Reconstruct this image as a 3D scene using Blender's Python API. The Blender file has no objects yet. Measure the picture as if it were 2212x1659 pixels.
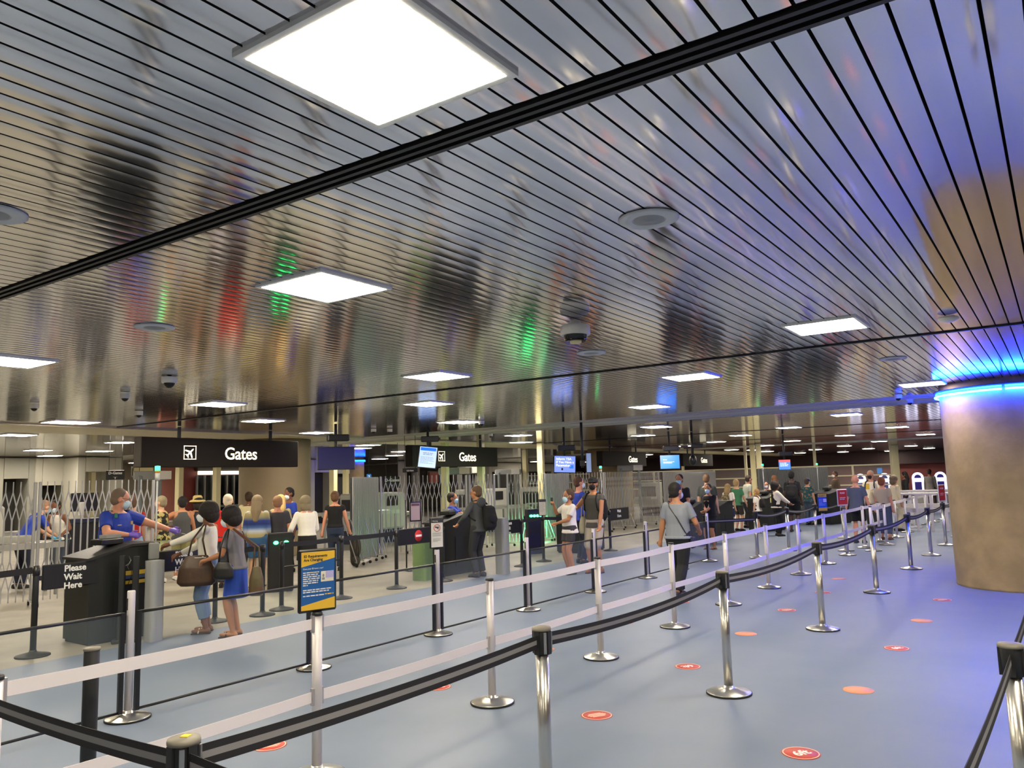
import bpy, math, random
from mathutils import Vector, Matrix, Quaternion
random.seed(7)
D = bpy.data
C = bpy.context.scene.collection
PI = math.pi

# ---------------------------------------------------------------- camera, world, exposure
EYE = 1.75                      # eye height; x runs along the ceiling slats, y along the beams
FWD = Vector((0.81609369, 0.5648846, 0.1220511))
FPX = 1700.0
AX = Vector((0.57174564, -0.81995242, -0.02801709))     # image right, in the hall's axes
AY = Vector((0.08424967, 0.09264675, -0.9921283))       # image down, in the hall's axes
fwd = FWD.normalized()
right = (AX - fwd * AX.dot(fwd)).normalized()
upv = right.cross(fwd)
cd = D.cameras.new('camera'); cam = D.objects.new('camera', cd); C.objects.link(cam)
cam.matrix_world = Matrix((
    (right.x, upv.x, -fwd.x, 0), (right.y, upv.y, -fwd.y, 0), (right.z, upv.z, -fwd.z, EYE), (0, 0, 0, 1)))
cd.sensor_width = 36.0; cd.lens = 36.0 * FPX / 2212.0
cd.clip_start = 0.05; cd.clip_end = 300
bpy.context.scene.camera = cam
w = D.worlds.new('hall_world'); bpy.context.scene.world = w; w.use_nodes = True
w.node_tree.nodes['Background'].inputs[0].default_value = (0.9, 0.95, 1, 1)
w.node_tree.nodes['Background'].inputs[1].default_value = 0.05
vs = bpy.context.scene.view_settings
vs.view_transform = 'Standard'; vs.look = 'None'; vs.gamma = 1; vs.use_curve_mapping = False
vs.exposure = 2.55
LIGHT = 13.0                    # strength of the ceiling troffers
CEIL = 3.03

def ray(u, v): return right * (u - 1106) - upv * (v - 829.5) + fwd * FPX
def at(u, v, z=0.0):            # point of the horizontal plane z seen at a pixel of the survey
    r = ray(u, v); k = (z - EYE) / r.z; return (r.x * k, r.y * k)
def on_y(u, v, y):              # point of the upright plane y = const
    r = ray(u, v); k = y / r.y; return (r.x * k, r.z * k + EYE)
def deep(u, v, d):              # point at depth d
    r = ray(u, v) * (d / FPX); return Vector((r.x, r.y, r.z + EYE))

# ---------------------------------------------------------------- materials
def lin(h):
    h = h.lstrip('#'); r = [int(h[i:i+2], 16) / 255 for i in (0, 2, 4)]
    return [c / 12.92 if c <= .04045 else ((c + .055) / 1.055) ** 2.4 for c in r]
MC = {}
def mat(name, col, rough=.6, metal=0., emit=0., col2=None, scale=8., bump=0., bscale=30., alpha=1., spec=.5, stretch=None, contrast=None):
    if name in MC: return MC[name]
    m = D.materials.new(name); m.use_nodes = True; nt = m.node_tree; b = nt.nodes['Principled BSDF']
    c = lin(col) if isinstance(col, str) else col
    b.inputs['Base Color'].default_value = (*c, 1); b.inputs['Roughness'].default_value = rough
    b.inputs['Metallic'].default_value = metal; b.inputs['Specular IOR Level'].default_value = spec
    if alpha < 1: b.inputs['Alpha'].default_value = alpha
    if emit > 0:
        b.inputs['Emission Color'].default_value = (*c, 1); b.inputs['Emission Strength'].default_value = emit
    if col2 or bump:
        tc = nt.nodes.new('ShaderNodeTexCoord'); mp = nt.nodes.new('ShaderNodeMapping')
        nt.links.new(tc.outputs['Object'], mp.inputs[0])
        if stretch: mp.inputs['Scale'].default_value = stretch
    if col2:
        n = nt.nodes.new('ShaderNodeTexNoise'); n.inputs['Scale'].default_value = scale; n.inputs['Detail'].default_value = 4
        nt.links.new(mp.outputs[0], n.inputs[0])
        cr = nt.nodes.new('ShaderNodeValToRGB'); lo, hi = contrast or (.35, .65)
        cr.color_ramp.elements[0].position = lo; cr.color_ramp.elements[1].position = hi
        cr.color_ramp.elements[0].color = (*c, 1)
        c2 = lin(col2) if isinstance(col2, str) else col2
        cr.color_ramp.elements[1].color = (*c2, 1)
        nt.links.new(n.outputs[0], cr.inputs[0]); nt.links.new(cr.outputs[0], b.inputs['Base Color'])
    if bump:
        n2 = nt.nodes.new('ShaderNodeTexNoise'); n2.inputs['Scale'].default_value = bscale; n2.inputs['Detail'].default_value = 2
        nt.links.new(mp.outputs[0], n2.inputs[0])
        bp = nt.nodes.new('ShaderNodeBump'); bp.inputs['Strength'].default_value = 1; bp.inputs['Distance'].default_value = bump
        nt.links.new(n2.outputs[0], bp.inputs['Height']); nt.links.new(bp.outputs[0], b.inputs['Normal'])
    MC[name] = m; return m
def bands(name, cols, scale, rough=.8):      # horizontal dyed bands
    m = D.materials.new(name); m.use_nodes = True; nt = m.node_tree; b = nt.nodes['Principled BSDF']
    b.inputs['Roughness'].default_value = rough
    tc = nt.nodes.new('ShaderNodeTexCoord'); wv = nt.nodes.new('ShaderNodeTexWave'); wv.bands_direction = 'Z'
    wv.wave_profile = 'SAW'; wv.inputs['Scale'].default_value = scale; wv.inputs['Distortion'].default_value = 1.2
    cr = nt.nodes.new('ShaderNodeValToRGB'); e = cr.color_ramp.elements
    e[0].color = (*lin(cols[0]), 1); e[1].color = (*lin(cols[-1]), 1)
    for i, c in enumerate(cols[1:-1]):
        k = e.new((i + 1) / (len(cols) - 1)); k.color = (*lin(c), 1)
    nt.links.new(tc.outputs['Object'], wv.inputs[0]); nt.links.new(wv.outputs[1], cr.inputs[0]); nt.links.new(cr.outputs[0], b.inputs[0])
    return m
chrome = mat('brushed steel', '#cfcdc8', .28, 1., bump=.0004, bscale=200, stretch=(1, 1, .02))
steel = mat('satin aluminium', '#c9c7c6', .38, .85)
silverp = mat('silver paint', '#cfcbcf', .45, .35)
black = mat('black plastic', '#17171a', .38)
blackm = mat('black powder coat', '#1c1d20', .5)
beltb = mat('black webbing', '#141318', .75, bump=.0004, bscale=300)
beltg = mat('grey webbing stripe', '#7c7b7e', .7)
beltw = mat('white webbing', '#ece5e8', .6)
whitep = mat('white plastic', '#dcdad4', .4)
greyp = mat('grey plastic', '#8d8f8e', .5)
cream = mat('cream paint', '#d8cfa0', .5)
paper = mat('white paper', '#e6e3dc', .7)
redp = mat('red print', '#c0242a', .5)
inkb = mat('dark print', '#33343a', .6)
lettering = mat('white lettering', '#e9e9e6', .5)
clear = None

# ---------------------------------------------------------------- mesh building
class MB:
    def __init__(s): s.v = []; s.f = []; s.m = []; s.sm = []
    def add(s, vs, fs, mi=0, smooth=False):
        n = len(s.v); s.v += [tuple(p) for p in vs]
        for f in fs: s.f.append([i + n for i in f]); s.m.append(mi); s.sm.append(smooth)
        return s
    def box(s, c, d, rz=0, mi=0, bev=0.0):
        x, y, z = d[0] / 2, d[1] / 2, d[2] / 2; cs, sn = math.cos(rz), math.sin(rz)
        if bev:
            b = bev; P = []
            for sz in (-1, 1):
                for (sx, sy) in ((-1, -1), (1, -1), (1, 1), (-1, 1)):
                    P += [(sx * x, sy * (y - b), sz * (z - b)), (sx * (x - b), sy * y, sz * (z - b)), (sx * (x - b), sy * (y - b), sz * z)]
            from itertools import combinations
            q = lambda k: 12 * (k // 4) + 3 * (k % 4)
            F = []
            for base in (0, 12):
                a = [base + 3 * i for i in range(4)]
                top = [i + 2 for i in a]; F.append(top if base else top[::-1])
            for i in range(4):
                j = (i + 1) % 4; A = 3 * i; B = 3 * j
                ax = 1 if i in (0, 2) else 0
                l0, l1 = A + ax, B + ax
                F.append([l0, l1, l1 + 12, l0 + 12])
                F.append([l0 + 12, l1 + 12, B + 14, A + 14]); F.append([l1, l0, A + 2, B + 2])
                F.append([A, A + 1, A + 13, A + 12] if i in (0, 2) else [A + 1, A, A + 12, A + 13])
                F.append([A, A + 2, A + 1] if i in (0, 2) else [A, A + 1, A + 2])
                F.append([A + 12, A + 13, A + 14] if i in (0, 2) else [A + 12, A + 14, A + 13])
        else:
            P = [(i, j, k) for k in (-z, z) for (i, j) in ((-x, -y), (x, -y), (x, y), (-x, y))]
            F = [(3, 2, 1, 0), (4, 5, 6, 7), (0, 1, 5, 4), (1, 2, 6, 5), (2, 3, 7, 6), (3, 0, 4, 7)]
        P = [(c[0] + p[0] * cs - p[1] * sn, c[1] + p[0] * sn + p[1] * cs, c[2] + p[2]) for p in P]
        return s.add(P, F, mi)
    def bar(s, a, b, wd, hd=None, mi=0):       # square-section bar between two points
        hd = hd or wd; a = Vector(a); b = Vector(b); d = (b - a).normalized()
        up = Vector((0, 0, 1)) if abs(d.z) < .95 else Vector((0, 1, 0))
        r = d.cross(up).normalized() * wd / 2; q = r.cross(d).normalized() * hd / 2
        P = [a - r - q, a + r - q, a + r + q, a - r + q, b - r - q, b + r - q, b + r + q, b - r + q]
        return s.add(P, [(3, 2, 1, 0), (4, 5, 6, 7), (0, 1, 5, 4), (1, 2, 6, 5), (2, 3, 7, 6), (3, 0, 4, 7)], mi)
    def tube(s, pts, r, n=8, mi=0):
        pts = [Vector(p) for p in pts]; rs = r if isinstance(r, (list, tuple)) else [r] * len(pts); P = []; F = []
        ref = None
        for i, p in enumerate(pts):
            d = (pts[min(i + 1, len(pts) - 1)] - pts[max(i - 1, 0)]).normalized()
            if ref is None: ref = Vector((0, 0, 1)) if abs(d.z) < .9 else Vector((1, 0, 0))
            a = (ref - d * ref.dot(d)).normalized(); ref = a; b = d.cross(a)
            for k in range(n):
                t = 2 * PI * k / n; P.append(p + (a * math.cos(t) + b * math.sin(t)) * rs[i])
        for i in range(len(pts) - 1):
            for k in range(n):
                k2 = (k + 1) % n; F.append((i * n + k, i * n + k2, (i + 1) * n + k2, (i + 1) * n + k))
        s.add(P, F, mi, True)
        m = len(s.v) - len(P)
        s.f.append([m + k for k in range(n)][::-1]); s.m.append(mi); s.sm.append(False)
        s.f.append([m + (len(pts) - 1) * n + k for k in range(n)]); s.m.append(mi); s.sm.append(False)
        return s
    def lathe(s, prof, n=24, c=(0, 0, 0), mi=0, smooth=True, flip=False, cap=True):
        P = []; F = []
        for (r, z) in prof:
            for k in range(n):
                t = 2 * PI * k / n; P.append((c[0] + r * math.cos(t), c[1] + r * math.sin(t), c[2] + z))
        for i in range(len(prof) - 1):
            for k in range(n):
                k2 = (k + 1) % n; q = (i * n + k, i * n + k2, (i + 1) * n + k2, (i + 1) * n + k)
                F.append(q[::-1] if flip else q)
        s.add(P, F, mi, smooth); m = len(s.v) - len(P)
        if not cap: return s
        if prof[0][0] > 1e-4: s.f.append([m + k for k in range(n)][::-1]); s.m.append(mi); s.sm.append(False)
        if prof[-1][0] > 1e-4: s.f.append([m + (len(prof) - 1) * n + k for k in range(n)]); s.m.append(mi); s.sm.append(False)
        return s
    def ell(s, c, r, n=12, mi=0, rot=None):
        P = []; F = []; rings = max(6, n // 2 + 2)
        for i in range(rings + 1):
            ph = PI * i / rings
            for k in range(n):
                t = 2 * PI * k / n
                p = Vector((r[0] * math.sin(ph) * math.cos(t), r[1] * math.sin(ph) * math.sin(t), r[2] * math.cos(ph)))
                if rot: p = rot @ p
                P.append((c[0] + p.x, c[1] + p.y, c[2] + p.z))
        for i in range(rings):
            for k in range(n):
                k2 = (k + 1) % n; F.append((i * n + k, (i + 1) * n + k, (i + 1) * n + k2, i * n + k2))
        return s.add(P, F, mi, True)
    def prism(s, poly, y0, y1, mi=0):          # polygon in x,z pushed along y
        n = len(poly); P = [(a, y0, b) for a, b in poly] + [(a, y1, b) for a, b in poly]
        F = [list(range(n)), list(range(n, 2 * n))[::-1]] + [[(i + 1) % n, i, n + i, n + (i + 1) % n] for i in range(n)]
        return s.add(P, F, mi)
    def mesh(s, name, mats):
        me = D.meshes.new(name); me.from_pydata(s.v, [], s.f); me.validate()
        for m in (mats if isinstance(mats, (list, tuple)) else [mats]): me.materials.append(m)
        if len(me.polygons) == len(s.f):
            me.polygons.foreach_set('material_index', s.m); me.polygons.foreach_set('use_smooth', s.sm)
        me.update(); return me
    def build(s, name, mats, parent=None, label=None, cat=None, group=None, kind=None):
        return put(name, s.mesh(name, mats), parent, label, cat, group, kind)
LAST = [None]
def put(name, me, parent=None, label=None, cat=None, group=None, kind=None, loc=None, rz=None):
    o = D.objects.new(name, me); C.objects.link(o); LAST[0] = o
    if parent: o.parent = parent
    if loc is not None: o.location = loc
    if rz is not None: o.rotation_euler = (0, 0, rz)
    if label: o['label'] = label
    if cat: o['category'] = cat
    if group: o['group'] = group
    if kind: o['kind'] = kind
    return o
def thing(name, label, cat, loc=(0, 0, 0), rz=0, group=None, kind=None):
    o = put(name, None, None, label, cat, group, kind, loc, rz); o.empty_display_size = .2; return o
CACHE = {}
def cached(key, fn):
    if key not in CACHE: CACHE[key] = fn()
    return CACHE[key]
tmp = D.scenes.new('workbench')
def bake(o):                                   # evaluated mesh of a temporary object
    tmp.collection.objects.link(o); vl = tmp.view_layers[0]; vl.update()
    dg = vl.depsgraph
    me = D.meshes.new_from_object(o.evaluated_get(dg)); od = o.data
    D.objects.remove(o)
    return me
def text_mesh(body, size, ext=.003, bold=.0, align='LEFT', spacing=1.0, line=1.0, sx=1.0):
    cu = D.curves.new('t', 'FONT'); cu.body = body; cu.size = size; cu.extrude = ext; cu.offset = bold
    cu.align_x = align; cu.resolution_u = 3; cu.space_character = spacing; cu.space_line = line
    me = bake(D.objects.new('t', cu))
    me.transform(Matrix.Scale(sx, 4, (1, 0, 0)) @ Matrix.Rotation(PI / 2, 4, 'X'))   # upright, reads along +x, faces -y
    return me
def text(name, body, size, m, parent, loc, rz=0, **k):
    me = text_mesh(body, size, **k); me.materials.clear(); me.materials.append(m)
    for p in me.polygons: p.material_index = 0
    return put(name, me, parent, loc=loc, rz=rz)
ORD = ['first', 'second', 'third', 'fourth', 'fifth', 'sixth', 'seventh', 'eighth', 'ninth', 'tenth', 'eleventh', 'twelfth',
       'thirteenth', 'fourteenth', 'fifteenth', 'sixteenth', 'seventeenth', 'eighteenth', 'nineteenth', 'twentieth', 'twenty-first', 'twenty-second', 'twenty-third', 'twenty-fourth']
# ---------------------------------------------------------------- the hall
X0, X1, Y0, Y1 = -7.0, 60.0, -9.0, 38.0
def slab(name, x0, x1, y0, y1, z0, z1, m, kind='structure', parent=None, label=None):
    return MB().box(((x0 + x1) / 2, (y0 + y1) / 2, (z0 + z1) / 2), (x1 - x0, y1 - y0, z1 - z0)).build(name, m, parent, kind=kind if not parent else None, label=label)
blue_floor = mat('blue resilient flooring', '#6b7990', .5, col2='#748096', scale=.9, bump=.001, bscale=2.5, spec=.35)
grey_floor = mat('grey carpet floor', '#9a968a', .5, col2='#88847a', scale=1.5, bump=.001, bscale=60)
slab('floor', X0, X1, Y0, 9.0, -.1, 0, blue_floor, label='pale blue smooth flooring of the queue area')
slab('floor', X0, X1, 9.0, Y1, -.1, 0, grey_floor, label='greyish beige flooring behind the queue')
# mirror-finish linear ceiling
panel_m = mat('polished ceiling strip', '#dcdcdf', .1, 1., bump=.0016, bscale=1.7, stretch=(1, 3, 1))
panel_far = panel_m
edge_m = mat('black ceiling void', '#08080a', .9)
beam_m = mat('black ceiling channel', '#1b1a1c', .45)
band_m = mat('beige ceiling bulkhead', '#cdc5a8', .45, bump=.002, bscale=1)
bandg_m = mat('grey grooved ceiling bulkhead', '#bab8b2', .5)
ceil = slab('ceiling', X0, X1, Y0, Y1, 3.12, 3.25, edge_m, label='dark void above the metal strip ceiling')
PITCH = .1045
BAYS = [(-3.2, 2.13), (2.27, 8.34), (8.375, 15.1)]
def strip(L, wd=PITCH - .0115):
    m = MB(); n = 6; P = []; F = []
    for i in range(n + 1):                      # lightly pillowed face, folded edges
        t = -1 + 2 * i / n; yy = t * wd / 2; zz = -.0007 * (1 - t * t)
        P += [(0, yy, zz), (L, yy, zz)]
    for i in range(n): F.append((2 * i, 2 * i + 1, 2 * i + 3, 2 * i + 2))
    m.add(P, F, 0, True)
    a = [(0, -wd / 2, 0), (L, -wd / 2, 0), (L, -wd / 2, .03), (0, -wd / 2, .03)]
    b = [(0, wd / 2, 0), (L, wd / 2, 0), (L, wd / 2, .03), (0, wd / 2, .03)]
    m.add(a, [(0, 1, 2, 3)], 1); m.add(b, [(3, 2, 1, 0)], 1)
    return m
left = 300
plan = []
for bi, (a, b) in enumerate(BAYS):
    ylo = -8.6; k = 0
    while ylo + k * PITCH < 15.32:
        y = ylo + k * PITCH + PITCH / 2; k += 1
        vis = (bi == 0 and .7 < y < 5.4) or (bi == 1 and .0 < y < 13.6) or (bi == 2 and 0.1 < y < 12.6)
        plan.append((bi, y, vis))
seen = [p for p in plan if p[2]]
seen.sort(key=lambda p: (BAYS[p[0]][0] + 1.5) ** 2 * .5 + p[1] ** 2 * .5)
near = set((p[0], round(p[1], 3)) for p in seen[:300])
meshes = [strip(b - a).mesh('ceiling_panel', [panel_m, edge_m]) for a, b in BAYS]
rest = MB()
for bi, y, vis in plan:
    a, b = BAYS[bi]
    if (bi, round(y, 3)) in near:
        put('ceiling_panel', meshes[bi], ceil, loc=(a, y, CEIL))
    else:
        q = strip(b - a)
        rest.add([(p[0] + a, p[1] + y, p[2] + CEIL) for p in q.v], q.f, 0, True)
for (x0, x1, ya, yb) in ((17.25, 23.3, Y0, 15.32), (23.36, 29.4, Y0, 15.32), (29.46, 35.6, Y0, 15.32), (37.8, 59.9, Y0, 15.32),
                         (X0, 15.1, 17.45, 37.9), (17.25, 35.6, 17.45, 37.9), (37.8, 59.9, 17.45, 37.9), (X0, -3.3, Y0, 15.32)):
    y = ya + PITCH / 2
    while y < yb:
        rest.add([(x0, y - .0465, CEIL), (x1, y - .0465, CEIL), (x1, y + .0465, CEIL), (x0, y + .0465, CEIL)], [(3, 2, 1, 0)], 0)
        y += PITCH
rest.build('ceiling_panel', panel_far, ceil, label='further mirror-finish ceiling strips', kind='stuff')
def beam(name, x, wd, y0=Y0, y1=15.35):
    m = MB()
    if wd > .1:
        m.box((x, (y0 + y1) / 2, CEIL + .04), (wd, y1 - y0, .05))
        for dx in (-wd * .36, 0, wd * .36): m.box((x + dx, (y0 + y1) / 2, CEIL + .004), (wd * .16, y1 - y0, .03))
    else: m.box((x, (y0 + y1) / 2, CEIL + .008), (wd, y1 - y0, .04))
    return m.build(name, beam_m, None, kind='structure')
for i, (x, wd) in enumerate(((2.2, .13), (8.357, .05), (23.33, .06), (29.43, .06))): beam('trim_%d' % (i + 1), x, wd)
# bulkhead bands round each ceiling bay
def bandx(name, x0, x1):
    m = MB(); m.box(((x0 + x1) / 2, (Y0 + Y1) / 2, CEIL + .03), (x1 - x0, Y1 - Y0, .06))
    for t in (.12, .3, .72, .9): m.box((x0 + (x1 - x0) * t, (Y0 + Y1) / 2, CEIL - .004), (.05, Y1 - Y0 - .1, .012))
    return m.build(name, bandg_m, None, kind='structure')
bandx('trim_5', 15.13, 17.22); bandx('trim_6', 35.65, 37.75)
m = MB(); m.box(((X0 + 15.12) / 2, 16.4, CEIL + .01), (15.12 - X0, 2.06, .06)); m.box((26.4, 16.4, CEIL + .01), (18.3, 2.06, .06)); m.box((48.9, 16.4, CEIL + .01), (22, 2.06, .06))
m.box(((X0 + 15.12) / 2, 15.36, CEIL - .01), (15.12 - X0, .04, .05))
m.build('trim_7', band_m, None, kind='structure')
# walls
maroon = mat('maroon wall', '#6d2a26', .6, col2='#7a322c', scale=.6)
maroond = mat('dark maroon soffit', '#2b1013', .6)
drab = mat('warm grey wall', '#97907f', .7, col2='#8b8474', scale=.5)
pinkw = mat('dusty red wall', '#a8695b', .7)
slab('wall_back', X1, X1 + .2, Y0, Y1, 0, CEIL + .09, maroon, label='maroon wall at the far end of the hall')
slab('trim_8', X1 - .6, X1 - .01, Y0, Y1, 2.15, CEIL, maroond, label='dark band over the far maroon wall')
slab('wall_left', X0, X1, Y1, Y1 + .2, 0, CEIL + .09, drab)
slab('wall_right', X0, X1, Y0 - .2, Y0, 0, CEIL + .09, maroon)
slab('wall_rear', X0 - .2, X0, Y0, Y1, 0, CEIL + .09, drab)
# troffers
glow = mat('lit diffuser', (1., .87, .64), .5, emit=LIGHT)
glow2 = mat('lit diffuser cool', (1., .88, .74), .5, emit=LIGHT)
frame_m = mat('white light frame', '#f2f0ec', .45)
def light_mesh():
    s = .305; t = .028; f = MB()
    for (cx, cy, dx, dy) in ((0, s - t / 2, 2 * s, t), (0, -s + t / 2, 2 * s, t), (s - t / 2, 0, t, 2 * s - 2 * t), (-s + t / 2, 0, t, 2 * s - 2 * t)):
        f.box((cx, cy, .009), (dx, dy, .026))
    e = s - t
    d = MB(); d.box((0, 0, -.0035), (2 * e, 2 * e, .003))
    return f.mesh('frame', frame_m), d.mesh('diffuser', glow), d.mesh('diffuser', glow2)
LF, LD, LD2 = light_mesh()
glow3 = mat('weak lamp diffuser', (1., .87, .64), .5, emit=LIGHT * .3)
LD3 = LD.copy(); LD3.materials[0] = glow3
rows_l = [(1.65, [1.6]), (3.4, [3.8, 8.2]), (7.2, [1.6, 6.08, 10.4, 14.6]), (9.64, [3.85, 8.33, 12.5]), (13.2, [1.63, 6.1])]
far_l = [(683, 934), (140, 911), (37, 939), (215, 974), (108, 984), (238, 998), (796, 961), (985, 911), (1120, 940), (1126, 955), (821, 991), (867, 975),
         (1175, 966), (1829, 895), (1704, 923), (1600, 940), (1547, 954), (1710, 952), (1655, 962), (1628, 972), (1583, 978), (1825, 940), (1899, 953), (1938, 922),
         (2000, 938), (1824, 963), (1761, 971), (1876, 969), (1821, 976), (1869, 979), (1759, 982), (1968, 963), (2007, 968), (1988, 975), (1922, 974),
         (1598, 990), (1415, 921), (1389, 940), (1480, 963), (1447, 971), (1396, 982)]
fill_and_unseen_l = [(x, y) for x in (2, 6.5, 11, 19.5, 26) for y in (20, 24.5, 29, 34)] + [(x, y) for x in (40, 46, 53) for y in (14, 22, 30)] + [(1.65, -2.9), (1.65, 6.1), (-2.6, 3.8), (-2.6, -.6), (-2.6, 8.2), (3.4, -.7), (3.4, 12.6), (7.2, -2.9), (9.64, -.65), (13.2, -2.9), (13.2, 10.4), (18.8, -1), (18.8, 8.5), (23, 1.6), (26, -1), (30, 2)]  # leading grids are fill lights, added to brighten the far walls; others continue the pattern
count = 0
def troffer(x, y, label, group=None, cool=False):
    if x > 59 or y > 37.6: return
    t = thing('ceiling_light', label, 'light', (x, y, CEIL - .012), 0, group)
    put('frame', LF, t); put('diffuser', LD3 if 'blue-lit column' in label else (LD2 if cool else LD), t)
    return t
nr = ['square ceiling light nearest the camera, largest in the photo', 'large square ceiling light beyond the black channel, left of centre', 'square ceiling light cut by the left edge of the photo',
      'square ceiling light above right of the white dome camera', 'square ceiling light left of the thin ceiling channel, over the middle hall', 'small square ceiling light left of the Gates sign top, above the officer',
      'small square ceiling light in the leftmost corner of the near ceiling', 'square ceiling light just beyond the thin channel, right of centre', 'square ceiling light just beyond the thin channel, centre',
      'small square ceiling light right above the nearest Gates sign', 'square ceiling light beside the blue-lit column', 'square ceiling light before the grey bulkhead, right of centre']
k = 0
for x, ys in rows_l:
    for y in ys: troffer(x, y, nr[k], 'ceiling lights'); k += 1
def proj(x, y, z):
    p = V3((x, y, z - EYE)); d = p.dot(fwd); return (1106 + FPX * p.dot(right) / d, 829.5 - FPX * p.dot(upv) / d) if d > .1 else None
V3 = Vector
pts = [(*at(u, v, CEIL), True) for u, v in far_l]; hid = []
for x, y in fill_and_unseen_l:
    q = proj(x, y, CEIL)
    if q and 0 < q[0] < 2212 and 0 < q[1] < 1659: pts.append((x, y, True))  # added fill lights within view join the surveyed ones
    else: hid.append((x, y))
pts = [p for p in pts if p[0] < 59 and p[1] < 37.6]; pts.sort(key=lambda p: p[0] ** 2 + p[1] ** 2)
zones = ((300, 'at the far left, over the lattice gate'), (640, 'above the nearest Gates sign'), (900, 'above the dark blue screen'), (1150, 'above the second Gates sign'),
         (1420, 'above the third Gates sign'), (1640, 'above the bright blue screen'), (1850, 'above the small pink-topped screen'), (2300, 'left of the big column'))
cnt = {}
for x, y, _ in pts:
    u = proj(x, y, CEIL)[0]; zn = next(n for lim, n in zones if u < lim); cnt[zn] = cnt.get(zn, 0) + 1
    troffer(x, y, '%s nearest small distant ceiling light %s' % (ORD[cnt[zn] - 1], zn), 'ceiling lights', True)
hn = {}
for x, y in hid:
    zn = 'behind the camera' if x < 0 else ('right of the picture' if y < 3 else 'left of the picture'); hn[zn] = hn.get(zn, 0) + 1
    troffer(x, y, 'square ceiling light out of view, %s, %s nearest there' % (zn, ORD[hn[zn] - 1]), 'lights outside the picture')
# concrete columns
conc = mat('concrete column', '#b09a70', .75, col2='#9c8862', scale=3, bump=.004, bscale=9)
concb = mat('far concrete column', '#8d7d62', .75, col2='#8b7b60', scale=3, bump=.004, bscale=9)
neon = mat('blue neon tube', (.001, .02, 1.), .4, emit=44)
neonw = mat('blue neon core', (.003, .035, 1.), .4, emit=52)
nfar = mat('distant blue neon', (.002, .03, 1.), .4, emit=8)
def column(x, y, r, label, m, ring=0, z1=CEIL):
    t = thing('concrete_column', label, 'column', (x, y, 0))
    pr = [(r, 0), (r, .03)] + [(r, z1 * i / 8) for i in range(1, 9)]
    MB().lathe(pr, 64).build('shaft', m, t)
    if ring:
        rr = r + .055; seg = 6
        for i in range(seg):
            a0 = 2 * PI * i / seg + .02; a1 = 2 * PI * (i + 1) / seg - .02
            P = [(rr * math.cos(a0 + (a1 - a0) * j / 14), rr * math.sin(a0 + (a1 - a0) * j / 14), 2.86) for j in range(15)]
            MB().tube(P, .016, 8).build('neon_tube', neonw if r > .5 else nfar, t, label='glowing blue tube round the column')
            P2 = [(p[0] * .985, p[1] * .985, 2.905) for p in P]
            MB().tube(P2, .012, 6).build('neon_tube', neon if r > .5 else nfar, t)
        MB().lathe([(r + .0, 2.93), (r + .08, 2.93), (r + .08, 2.94), (r + .0, 2.94)], 48, cap=False).build('tube_tray', blackm, t)
    return t
column(14.15, .6, .92, 'huge round concrete column ringed with blue neon at the right', conc, 1)
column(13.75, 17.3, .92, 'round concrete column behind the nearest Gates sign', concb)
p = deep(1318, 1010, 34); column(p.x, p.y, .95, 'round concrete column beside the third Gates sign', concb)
p = deep(771, 1010, 37); column(p.x, p.y, .33, 'distant slim column with blue glow at its top', conc, 1)
# cream posts standing floor to ceiling
pc = [(198, 31, 'leftmost, behind the open lattice gate'), (387, 27, 'under the left half of the nearest Gates sign'), (468, 27, 'under the word on the nearest Gates sign'),
      (720, 27, 'behind the woman in black T-shirt'), (747, 33, 'left of the folded lattice gates'), (962, 25, 'under the icon of the second Gates sign'),
      (1040, 25, 'under the right end of the second Gates sign'), (1170, 27, 'left of the screen about pacemakers'), (1136, 33, 'right of the second Gates sign'),
      (1643, 33, 'tall, behind the boy in yellow mask'), (1630, 34, 'left one of the tall pair behind the boy'), (1940, 40, 'at the right end of the far glazing')]
for u, d, l in pc:
    p = deep(u, 1050, d)
    t = thing('steel_post', 'cream painted square post, ' + l, 'post', (p.x, p.y, 0), 0, 'cream posts')
    s = .2 if d < 40 else .3
    MB().box((0, 0, CEIL / 2), (s, s, CEIL - .02), .15, bev=.012).build('shaft', cream, t)
    MB().box((0, 0, .02), (s + .1, s + .1, .04), .15).build('base_plate', cream, t)
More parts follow.
